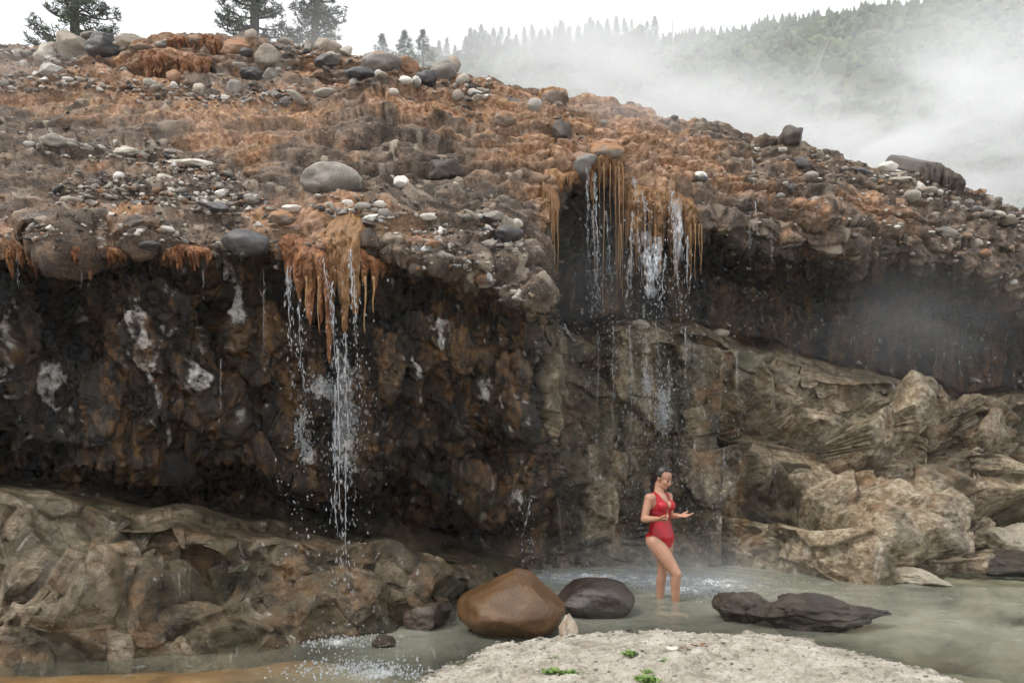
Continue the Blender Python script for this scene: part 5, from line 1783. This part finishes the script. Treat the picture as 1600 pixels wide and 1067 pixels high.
for q, a_ in enumerate([(1175, 246, 1180, 320, .007), (1180, 315, 1185, 400, .009), (1172, 330, 1168, 430, .005), (1205, 340, 1208, 460, .005)]): stream(w5_, a_[0], a_[1], a_[2], a_[3], 11.55, 11.3, 80 + q, a_[4], 3, .6, .8)
drops('droplets', w5_, 520, (1100, 1420), (360, 620), (11.0, 12.0), 85, (.003, .006), keep=lambda x, y: max(.06, math.exp(-((x - 1190) / 90) ** 2)))
w6_ = fall(1000, 700, 10.3, 'rain of drops and white runnels spilling from the ledge behind the bather')
drops('droplets', w6_, 2600, (850, 1150), (500, 890), (9.6, 10.6), 90, (.003, .0068), keep=lambda x, y: math.exp(-((x - 1010) / 95) ** 2) * .8 + .12)
wall_foam(w6_, 1035, 640, 9, 34, 500, 91); wall_foam(w6_, 1010, 600, 6, 20, 200, 92)
for q, (x0, y0, x1, y1) in enumerate([(958, 510, 955, 800), (984, 508, 990, 860), (1025, 505, 1035, 640), (1072, 510, 1070, 700), (1150, 545, 1155, 720), (1131, 700, 1128, 780), (935, 520, 930, 760), (1010, 520, 1003, 820), (1045, 560, 1050, 800)]):
    stream(w6_, x0, y0, x1, y1, 10.5, 10.2, 95 + q, .006, 5, .75, .8)
w7_ = fall(825, 800, 8.6, 'faint trickle under the corner of the overhang')
stream(w7_, 828, 782, 815, 860, 8.7, 8.6, 120, .007, 3, .6); drops('droplets', w7_, 60, (805, 835), (780, 880), (8.4, 8.8), 121)

for q, (px, y0, y1) in enumerate([(28, 405, 480), (127, 405, 470), (318, 420, 480), (412, 420, 640), (345, 560, 700)]):
    e = fall(px, 700, 7.4, ['drip line at the far left of the dark wall', 'second drip line from the left edge on the dark wall', 'drip line left of the large black boulder', 'drip line under the large black boulder', 'short drip line low on the dark wall'][q])
    stream(e, px, y0, px, y1, 7.35, 7.35, 130 + q, .004, 1.5, .6, .45)

# splash where the falls hit the pool
def splash(label, spots, n, seed, spread, height):
    r = np.random.default_rng(seed)
    bag = Bag()
    for q in range(n):
        hx, hy, rx, ry = spots[r.integers(len(spots))]
        x, y = hx + r.normal() * rx * spread, hy + r.normal() * ry * spread
        h = r.exponential(height) if r.random() < .55 else r.random() * .015
        rd = r.uniform(.0025, .0075) * (1.3 if h < .03 else .8)
        bead(bag, np.array([x, y, h]), np.array([r.normal() * .5, r.normal() * .3, 1]), rd * r.uniform(1, 2.4), rd)
    o = link('splash', bag.mesh(True), M['drops'])
    return tag(o, label, 'splash', kind='stuff')


splash('white splash behind the bather where the rain of drops hits the pool', HITS[:4], 6500, 5, .66, .06)
splash('white splash where the left falls hit the shallow pool', HITS[4:], 1300, 6, .9, .035)
# ------------------------------------------------------------------ the bather
WY = 8.6
m, t, b = new_mat('skin')
oc = objcoord(t)
t.links.new(ramp(t, noise_tex(t, 9, 4, .6, oc), [(.3, (.40, .205, .13)), (.7, (.50, .275, .185))]), b.inputs['Base Color'])
b.inputs['Roughness'].default_value = .42
b.inputs['Subsurface Weight'].default_value = .12
b.inputs['Subsurface Radius'].default_value = (.02, .008, .004)
M['skin'] = m
m, t, b = new_mat('red_swimsuit')
oc = objcoord(t)
t.links.new(ramp(t, noise_tex(t, 14, 4, .6, oc, (1, 1, .4)), [(.3, (.30, .0025, .010)), (.7, (.46, .005, .018))]), b.inputs['Base Color'])
b.inputs['Roughness'].default_value = .42
bump(t, b, noise_tex(t, 26, 3, .5, oc, (1.4, 1.4, .35)), .5, .012)
M['suit'] = m
m, t, b = new_mat('wet_hair')
b.inputs['Base Color'].default_value = (.010, .007, .006, 1)
b.inputs['Roughness'].default_value = .42
bump(t, b, noise_tex(t, 60, 3, .5, objcoord(t), (1, 1, .25)), .6, .006)
M['hair'] = m
m, t, b = new_mat('lips'); b.inputs['Base Color'].default_value = (.36, .085, .075, 1); b.inputs['Roughness'].default_value = .35; M['lips'] = m
m, t, b = new_mat('brow'); b.inputs['Base Color'].default_value = (.02, .013, .01, 1); b.inputs['Roughness'].default_value = .6; M['brow'] = m

A45 = math.radians(46)
FW = np.array([math.sin(A45), -math.cos(A45), 0])          # the way she faces
RT = np.array([FW[1], -FW[0], 0])                          # her right
UP = np.array([0, 0, 1.0])
HIPC = np.array([(1034 - 800) / F * WY, WY, 0])
LVL = 146.0


def W(px, py, dy=0.0):
    Y = WY + dy
    return np.array([(px - 800) / F * Y, Y, CAMH + (HZ - py) / F * Y])


def capsule(bag, p0, r0, p1, r1, n=14):
    p0, p1 = np.asarray(p0, float), np.asarray(p1, float)
    ax = p1 - p0; L = np.linalg.norm(ax); ax = ax / (L + 1e-9)
    ks = []
    for a_ in np.linspace(-math.pi / 2, 0, 5)[:-1]: ks.append((p0 + ax * r0 * math.sin(a_), max(r0 * math.cos(a_), 1e-4)))
    for s_ in np.linspace(0, 1, 6): ks.append((p0 + ax * L * s_, r0 + (r1 - r0) * s_))
    for a_ in np.linspace(0, math.pi / 2, 5)[1:]: ks.append((p1 + ax * r1 * math.sin(a_), max(r1 * math.cos(a_), 1e-4)))
    ref = np.array([0, 0, 1.0]) if abs(ax[2]) < .9 else np.array([1.0, 0, 0])
    u = np.cross(ax, ref); u /= np.linalg.norm(u); v = np.cross(ax, u)
    an_ = np.arange(n) / n * 2 * math.pi
    V = np.concatenate([c_ + r_ * (np.cos(an_)[:, None] * u + np.sin(an_)[:, None] * v) for c_, r_ in ks])
    Ff = []
    for a_ in range(len(ks) - 1):
        for q in range(n):
            q2 = (q + 1) % n
            Ff += [(a_ * n + q, (a_ + 1) * n + q2, a_ * n + q2), (a_ * n + q, (a_ + 1) * n + q, (a_ + 1) * n + q2)]
    for q in range(1, n - 1):
        Ff += [(0, q, q + 1), ((len(ks) - 1) * n, (len(ks) - 1) * n + q + 1, (len(ks) - 1) * n + q)]
    bag.add(V, Ff)


def ellipsoid(bag, c, axes, R=None):
    V = ICO[3][0] * np.asarray(axes)
    if R is not None: V = V @ np.asarray(R)
    bag.add(V + c, ICO[3][1])


BR = np.stack([RT, FW, UP])            # rows: body axes in world


def loft(bag, secs, n=28):
    """elliptical sections: centre, half width (her right-left), half depth"""
    an_ = np.arange(n) / n * 2 * math.pi
    zs = np.array([s_[0][2] for s_ in secs])
    fine_z = np.linspace(0, len(secs) - 1, 30)
    cs = np.stack([np.interp(fine_z, np.arange(len(secs)), [s_[0][k] for s_ in secs]) for k in range(3)], 1)
    a_ = np.interp(fine_z, np.arange(len(secs)), [s_[1] for s_ in secs]); b_ = np.interp(fine_z, np.arange(len(secs)), [s_[2] for s_ in secs])
    V = np.concatenate([c_ + x * np.cos(an_)[:, None] * RT + y * np.sin(an_)[:, None] * FW for c_, x, y in zip(cs, a_, b_)])
    k = len(cs); Ff = []
    for i_ in range(k - 1):
        for q in range(n):
            q2 = (q + 1) % n
            Ff += [(i_ * n + q, i_ * n + q2, (i_ + 1) * n + q2), (i_ * n + q, (i_ + 1) * n + q2, (i_ + 1) * n + q)]
    for q in range(1, n - 1):
        Ff += [(0, q + 1, q), ((k - 1) * n, (k - 1) * n + q, (k - 1) * n + q + 1)]
    bag.add(V, Ff)


def remesh(bag, voxel, smooth_it, name):
    me = mesh_np(np.concatenate(bag.v), np.concatenate(bag.f), True)
    o = bpy.data.objects.new('tmp_' + name, me); COL.objects.link(o)
    md = o.modifiers.new('r', 'REMESH'); md.mode = 'VOXEL'; md.voxel_size = voxel
    sm = o.modifiers.new('s', 'SMOOTH'); sm.factor = .5; sm.iterations = smooth_it
    dg = bpy.context.evaluated_depsgraph_get()
    ev = bpy.data.meshes.new_from_object(o.evaluated_get(dg))
    bpy.data.objects.remove(o); bpy.data.meshes.remove(me)
    ev.name = name
    ev.polygons.foreach_set('use_smooth', np.ones(len(ev.polygons), bool))
    return ev


def arr(me):
    V = np.empty(len(me.vertices) * 3, np.float32); me.vertices.foreach_get('co', V)
    Ff = np.array([p_.vertices[:] for p_ in me.polygons], object)
    return V.reshape(-1, 3), Ff


hip = W(1034, 838); waist = W(1032, 812); rib = W(1031, 796); chest = W(1030, 785); shl = W(1029, 776)
torso = Bag()
loft(torso, [(W(1036, 853), .085, .080), (W(1035.5, 846), .135, .100), (hip, .162, .115), (W(1033, 827), .150, .104), (W(1032, 819), .132, .093), (waist, .122, .086), (W(1031.5, 803), .126, .090),
             (rib, .134, .094), (chest, .142, .096), (shl, .135, .082), (W(1029, 771), .085, .06)])
# bust, seat, shoulders
for s_ in (-1, 1):
    ellipsoid(torso, W(1031, 789.5) + RT * s_ * .068 + FW * .082, (.060, .051, .055), BR)
    ellipsoid(torso, W(1034, 843) + RT * s_ * .075 - FW * .065, (.085, .075, .088), BR)
hipR, hipL = W(1030, 846) + RT * .078, W(1033, 846) - RT * .080
kneeR, kneeL = W(1057, 896, -.16), W(1035, 894, .06)
ankR, ankL = W(1056, 950, -.10), W(1031, 950, .12)
thigh = Bag()
for h_, k_, an_, front in ((hipR, kneeR, ankR, True), (hipL, kneeL, ankL, False)):
    mid = h_ + (k_ - h_) * .45
    capsule(thigh, h_, .096, mid, .083); capsule(thigh, mid, .083, k_, .054)
legs = Bag()
for k_, an_ in ((kneeR, ankR), (kneeL, ankL)):
    cm = k_ + (an_ - k_) * .32 - FW * .012
    capsule(legs, k_, .053, cm, .052); capsule(legs, cm, .052, an_, .034)
    ft = an_ - UP * .05
    capsule(legs, an_, .034, ft, .032); capsule(legs, ft - FW * .03, .032, ft + FW * .14 - UP * .02, .024)
    ellipsoid(legs, k_ + FW * .012, (.046, .046, .052))
arms = Bag()
shR, shL = W(1014.5, 778.5, -.11), W(1044, 776, .12)
elR, wrR = W(1006, 811, -.13), W(1028, 810.5, -.27)
elL, wrL = W(1047.5, 806, .04), W(1060.5, 805.5, -.14)
ellipsoid(arms, shR, (.052, .052, .055)); ellipsoid(arms, shL, (.050, .050, .052))
for s0, e0, w0 in ((shR, elR, wrR), (shL, elL, wrL)):
    mu = s0 + (e0 - s0) * .4
    capsule(arms, s0, .047, mu, .044); capsule(arms, mu, .044, e0, .035)
    fm = e0 + (w0 - e0) * .3
    capsule(arms, e0, .035, fm, .036); capsule(arms, fm, .036, w0, .024)
capsule(arms, shl + RT * .04, .055, shR, .048); capsule(arms, shl - RT * .04, .055, shL, .046)


def hand(bag, wr, fwd, palm_n, side, curl, spread=1.0):
    """palm up hand: fwd along the fingers, palm_n out of the palm, side towards the thumb"""
    fwd = fwd / np.linalg.norm(fwd); side = side - fwd * (side @ fwd); side /= np.linalg.norm(side); pn = np.cross(side, fwd); pn = pn if pn @ palm_n > 0 else -pn
    for o_ in (-.030, -.010, .010, .030):
        capsule(bag, wr + side * o_ * .55, .016, wr + fwd * .085 + side * o_, .0125, 10)
    for q, (o_, L) in enumerate(((.030, .066), (.010, .076), (-.011, .071), (-.031, .056))):
        b0 = wr + fwd * .085 + side * o_
        d_ = fwd + side * o_ * 2.2 * spread
        c_ = curl[q]
        k1 = b0 + (d_ * math.cos(c_) + pn * math.sin(c_)) * L * .45
        k2 = k1 + (d_ * math.cos(c_ * 2.1) + pn * math.sin(c_ * 2.1)) * L * .33
        k3 = k2 + (d_ * math.cos(c_ * 2.8) + pn * math.sin(c_ * 2.8)) * L * .26
        capsule(bag, b0, .0092, k1, .0086, 8); capsule(bag, k1, .0086, k2, .0078, 8); capsule(bag, k2, .0078, k3, .0066, 8)
    t0 = wr + fwd * .025 + side * .026
    t1 = t0 + fwd * .030 + side * .030 + pn * .012
    t2 = t1 + fwd * .030 + side * .010 + pn * .014
    capsule(bag, t0, .0145, t1, .0115, 8); capsule(bag, t1, .0115, t2, .0085, 8)


hand(arms, wrR, np.array([.075, -.03, -.004]), UP + np.array([0, .3, 0]), -FW * 0 + np.array([-.3, -.8, .35]), (.75, .85, .95, 1.0))
hand(arms, wrL, np.array([.105, -.05, .004]), UP, np.array([.35, .9, .25]), (.16, .2, .24, .3))
head = Bag()
hc = W(1036.5, 746, -.02)
A60 = math.radians(52); tilt = math.radians(24)
HF0 = np.array([math.sin(A60), -math.cos(A60), 0])
HF = HF0 * math.cos(tilt) - UP * math.sin(tilt)
HS = np.array([HF0[1], -HF0[0], 0])          # her right
HU = np.cross(HF, -HS) ; HU = HU if HU[2] > 0 else -HU
HR = np.stack([HS, HF, HU])


def hp(r_, f_, u_): return hc + HS * r_ + HF * f_ + HU * u_


ellipsoid(head, hp(0, -.012, .028), (.074, .092, .086), HR)           # skull
ellipsoid(head, hp(0, .022, -.03), (.060, .066, .080), HR)            # face
ellipsoid(head, hp(0, .062, -.092), (.026, .022, .020), HR)           # chin
capsule(head, hp(-.04, .02, -.075), .022, hp(-.012, .058, -.092), .02); capsule(head, hp(.04, .02, -.075), .022, hp(.012, .058, -.092), .02)
capsule(head, hp(0, .085, .004), .0085, hp(0, .103, -.034), .0125, 10)   # nose
ellipsoid(head, hp(0, .094, -.040), (.0165, .012, .010), HR)
for s_ in (-1, 1):
    ellipsoid(head, hp(s_ * .036, .062, -.026), (.022, .020, .018), HR)  # cheeks
    ellipsoid(head, hp(s_ * .075, -.012, -.012), (.008, .018, .030), HR) # ears
    ellipsoid(head, hp(s_ * .029, .076, .020), (.024, .010, .008), HR)   # brow ridge
ellipsoid(head, hp(0, .080, -.062), (.022, .012, .014), HR)
capsule(head, W(1029.5, 772, .0), .056, hp(0, -.022, -.055), .050)       # neck
body = Bag()
for b_ in (torso, thigh, legs, arms, head):
    for V, Ff in zip(b_.v, b_.f): body.v.append(V)
    for Ff in b_.f: body.f.append(Ff + body.n)
    body.n += b_.n
me = remesh(body, .0052, 4, 'bather')
person = link('person', me, M['skin'])
tag(person, 'woman in a red one piece swimsuit standing shin deep with palms up', 'person')

# swimsuit: the torso's own skin, a few millimetres out, cut at neckline, armholes and leg line
sb = Bag()
for b_ in (torso, thigh):
    for V in b_.v: sb.v.append(V)
    for Ff in b_.f: sb.f.append(Ff + sb.n)
    sb.n += b_.n
capsule(sb, shl + RT * .04, .055, shR, .048); capsule(sb, shl - RT * .04, .055, shL, .046)
sm_ = remesh(sb, .0055, 4, 'suit_tmp')
bm = bmesh.new(); bm.from_mesh(sm_)
bm.normal_update()
for v in bm.verts: v.co += v.normal * .0055
zcr_, zhip = W(1036, 856)[2], hip[2]
kill = []
for f_ in bm.faces:
    c_ = np.array(f_.calc_center_median()[:])
    z = c_[2]
    cx_ = np.array([np.interp(z, [zcr_, hip[2], waist[2], shl[2]], [p_[k] for p_ in (W(1036, 853), hip, waist, shl)]) for k in range(2)] + [z])
    lr = (c_ - cx_) @ RT; fr = (c_ - cx_) @ FW
    al = abs(lr)
    keep = True
    leg = zcr_ + .008 + (max(0, al - .028) * 1.0 if fr > 0 else max(0, al - .035) * 1.05)
    if z < leg: keep = False
    zb, zs_ = W(0, 799)[2], W(0, 771)[2]                 # V bottom, shoulder
    k_ = (z - zb) / (zs_ - zb)
    if k_ > 0:
        inner = .006 + .066 * k_
        outer = .150 - .040 * k_ if k_ < .55 else .128 - .02 * (k_ - .55)
        if fr > .0 and al < inner: keep = False
        if fr <= .0 and al < .05 * max(0, k_ - .45) * 2: keep = False
        if k_ > .22 and al > outer - (.03 if fr <= 0.0 else 0): keep = False
    if k_ > 1.35: keep = False
    if not keep: kill.append(f_)
bmesh.ops.delete(bm, geom=kill, context='FACES')
# keep the largest island
seen, isl = set(), []
for f_ in bm.faces:
    if f_ in seen: continue
    st, cur = [f_], []
    seen.add(f_)
    while st:
        g_ = st.pop(); cur.append(g_)
        for e_ in g_.edges:
            for h_ in e_.link_faces:
                if h_ not in seen: seen.add(h_); st.append(h_)
    isl.append(cur)
isl.sort(key=len)
bmesh.ops.delete(bm, geom=[f_ for cur in isl[:-1] if len(cur) < 400 for f_ in cur], context='FACES')
bnd = [v for v in bm.verts if v.is_boundary]
for _ in range(5): bmesh.ops.smooth_vert(bm, verts=bnd, factor=.5, use_axis_x=True, use_axis_y=True, use_axis_z=True)
suit_me = bpy.data.meshes.new('swimsuit'); bm.to_mesh(suit_me); bm.free()
bpy.data.meshes.remove(sm_)
suit = link('swimsuit', suit_me, M['suit'], person)
suit_me.polygons.foreach_set('use_smooth', np.ones(len(suit_me.polygons), bool))
so_ = suit.modifiers.new('thickness', 'SOLIDIFY'); so_.thickness = .004; so_.offset = 0
# waistband under the bust
bg_ = Bag()
an_ = np.linspace(0, 2 * math.pi, 49)
zc_ = W(1031.2, 799.5)
pts = np.stack([zc_ + RT * .139 * math.cos(a_) + FW * .102 * math.sin(a_) for a_ in an_])
bg_.add(*tube(pts, .008, 8))
link('waistband', bg_.mesh(True), M['suit'], suit)
# hair: slicked back over the skull, gathered down the back of the neck
hb = Bag()
V = ICO[4][0].astype(float)
hv = V * np.array([.081, .099, .093])
keepv = ~((V[:, 1] > .28) & (V[:, 2] < .62 + .0 * V[:, 0])) & ~((V[:, 2] < -.35) & (V[:, 1] > -.3))
Ff = ICO[4][1][keepv[ICO[4][1]].all(1)]
hb.add(hv @ HR + hp(0, -.014, .03), Ff)
hm = mesh_np(np.concatenate(hb.v), np.concatenate(hb.f), True)
hair = link('hair', hm, M['hair'], person)
hs_ = hair.modifiers.new('thickness', 'SOLIDIFY'); hs_.thickness = .010; hs_.offset = 0
bg_ = Bag()
capsule(bg_, hp(0, -.075, .0), .055, hp(.0, -.088, -.06), .045); capsule(bg_, hp(0, -.088, -.06), .045, W(1020.5, 767, .06), .026); capsule(bg_, W(1020.5, 767, .06), .026, W(1019, 778, .08), .015)
capsule(bg_, hp(.05, -.045, .02), .038, hp(.035, -.075, -.06), .03); capsule(bg_, hp(-.05, -.045, .02), .038, hp(-.035, -.075, -.06), .03)
link('hair_tail', remesh(bg_, .006, 4, 'tail'), M['hair'], hair)
# eyes, brows, mouth
for s_ in (-1, 1):
    bg_ = Bag()
    pts = [hp(s_ * x_, y_, z_) for x_, y_, z_ in ((.014, .090, .024), (.026, .088, .031), (.040, .078, .030), (.050, .066, .023))]
    bg_.add(*tube(pts, [.0035, .004, .0035, .0015], 6)); link('eyebrow', bg_.mesh(True), M['brow'], person)
    bg_ = Bag()
    pts = [hp(s_ * x_, y_, z_) for x_, y_, z_ in ((.017, .084, -.001), (.027, .0845, -.006), (.038, .078, -.005), (.046, .069, .001))]
    bg_.add(*tube(pts, [.002, .0035, .0035, .002], 6)); link('eyelash', bg_.mesh(True), M['brow'], person)
bg_ = Bag()
ellipsoid(bg_, hp(0, .0905, -.0585), (.021, .007, .0048), HR); ellipsoid(bg_, hp(0, .089, -.067), (.017, .007, .0055), HR)
link('lips', bg_.mesh(True), M['lips'], person)
# ------------------------------------------------------------------ steam and haze
def steam_mat(name, dens, nscale, lo, hi, seed, color=(.97, .98, 1.0)):
    m = bpy.data.materials.new(name); m.use_nodes = True
    t = m.node_tree; t.nodes.clear()
    out = t.nodes.new('ShaderNodeOutputMaterial')
    pv = t.nodes.new('ShaderNodeVolumePrincipled')
    pv.inputs['Color'].default_value = (*color, 1)
    pv.inputs['Anisotropy'].default_value = 0.0
    tc = t.nodes.new('ShaderNodeTexCoord')
    le = t.nodes.new('ShaderNodeVectorMath'); le.operation = 'LENGTH'
    t.links.new(tc.outputs['Object'], le.inputs[0])
    fall_ = ramp(t, le.outputs['Value'], [(0.0, 1.0), (.35, .62), (.7, .16), (1.0, 0.0)])
    mp = t.nodes.new('ShaderNodeMapping'); mp.inputs['Location'].default_value = (seed * 3.1, seed * 1.7, seed)
    t.links.new(tc.outputs['Object'], mp.inputs['Vector'])
    nz = noise_tex(t, nscale, 3, .55, mp.outputs['Vector'], dist=.6)
    nr = ramp(t, nz, [(lo, 0.0), (hi, 1.0)])
    d_ = mathn(t, 'MULTIPLY', mathn(t, 'MULTIPLY', fall_, nr), dens)
    t.links.new(d_, pv.inputs['Density'])
    t.links.new(pv.outputs[0], out.inputs['Volume'])
    return m


def steam(px, py, Y, rx, ry, depth, dens, label, seed, nscale=1.6, lo=.30, hi=.68):
    """a soft plume: photo centre, half sizes in pixels, half depth in metres, peak density per metre"""
    o = link('steam', mesh_np(ICO[3][0], ICO[3][1], True), steam_mat('steam', dens, nscale, lo, hi, seed), loc=tuple(P(px, py, Y)))
    o.scale = (rx / F * Y, depth, ry / F * Y)
    return tag(o, label, 'steam', kind='stuff')


steam(960, 165, 24, 340, 125, 7, .75, 'white steam bank drifting behind the middle of the crest', 1, 2.0, .36, .62)
steam(1440, 250, 26, 360, 180, 8, 1.1, 'large steam cloud billowing behind the right crest', 2, 2.1, .42, .62)
steam(1180, 215, 22, 200, 75, 4, .8, 'low steam behind the lone dark boulder', 13, 1.7, .3, .66)
steam(1490, 285, 15.6, 90, 45, .7, .6, 'wisp of steam on the dripping ledge', 14, 1.6)
steam(1560, 60, 40, 280, 200, 10, .10, 'thin high steam over the upper right hillside', 3)
steam(820, 95, 95, 520, 120, 28, .055, 'far bank of mist in front of the wooded ridge', 11, 1.4, .2, .6)
steam(1330, 120, 120, 420, 190, 35, .012, 'thin mist over the far hillside', 12, 1.7, .25, .65)
steam(560, 90, 22, 260, 70, 3.5, .22, 'low steam drifting around the pines on the crest', 4)
steam(950, 190, 12.3, 170, 50, .9, .75, 'thin steam rising off the wet orange apron', 5, 1.8)
steam(1080, 895, 10.1, 360, 75, .8, .62, 'mist over the pool behind the bather', 6, 1.8, .28, .7)
steam(1420, 500, 13.0, 240, 130, 1.2, .20, 'grey mist in the dark recess on the right', 7, 1.7)
steam(930, 420, 10.6, 150, 150, .5, .25, 'thin mist behind the right falls', 8, 1.7)
steam(330, 210, 10.6, 190, 70, .8, .13, 'faint steam over the orange slope', 9, 1.8)
steam(40, 110, 12.5, 140, 60, 1.2, .28, 'faint steam at the far left of the crest', 10, 1.8)

hm_, t, b = new_mat('haze_air')
t.nodes.remove(b)
pv = t.nodes.new('ShaderNodeVolumePrincipled')
pv.inputs['Color'].default_value = (.93, .96, 1.0, 1)
pv.inputs['Density'].default_value = .0007
t.links.new(pv.outputs[0], t.nodes['Material Output'].inputs['Volume'])
lo_, hi_ = np.array([-330., -12., -12.]), np.array([480., 400., 185.])
cv = np.array([[x, y, z] for x in (lo_[0], hi_[0]) for y in (lo_[1], hi_[1]) for z in (lo_[2], hi_[2])])
cf = np.array([[0, 1, 3, 2], [4, 6, 7, 5], [0, 4, 5, 1], [2, 3, 7, 6], [0, 2, 6, 4], [1, 5, 7, 3]])
o = link('haze', mesh_np(cv, cf, False), hm_)
tag(o, 'thin misty air filling the valley', 'haze', kind='stuff')
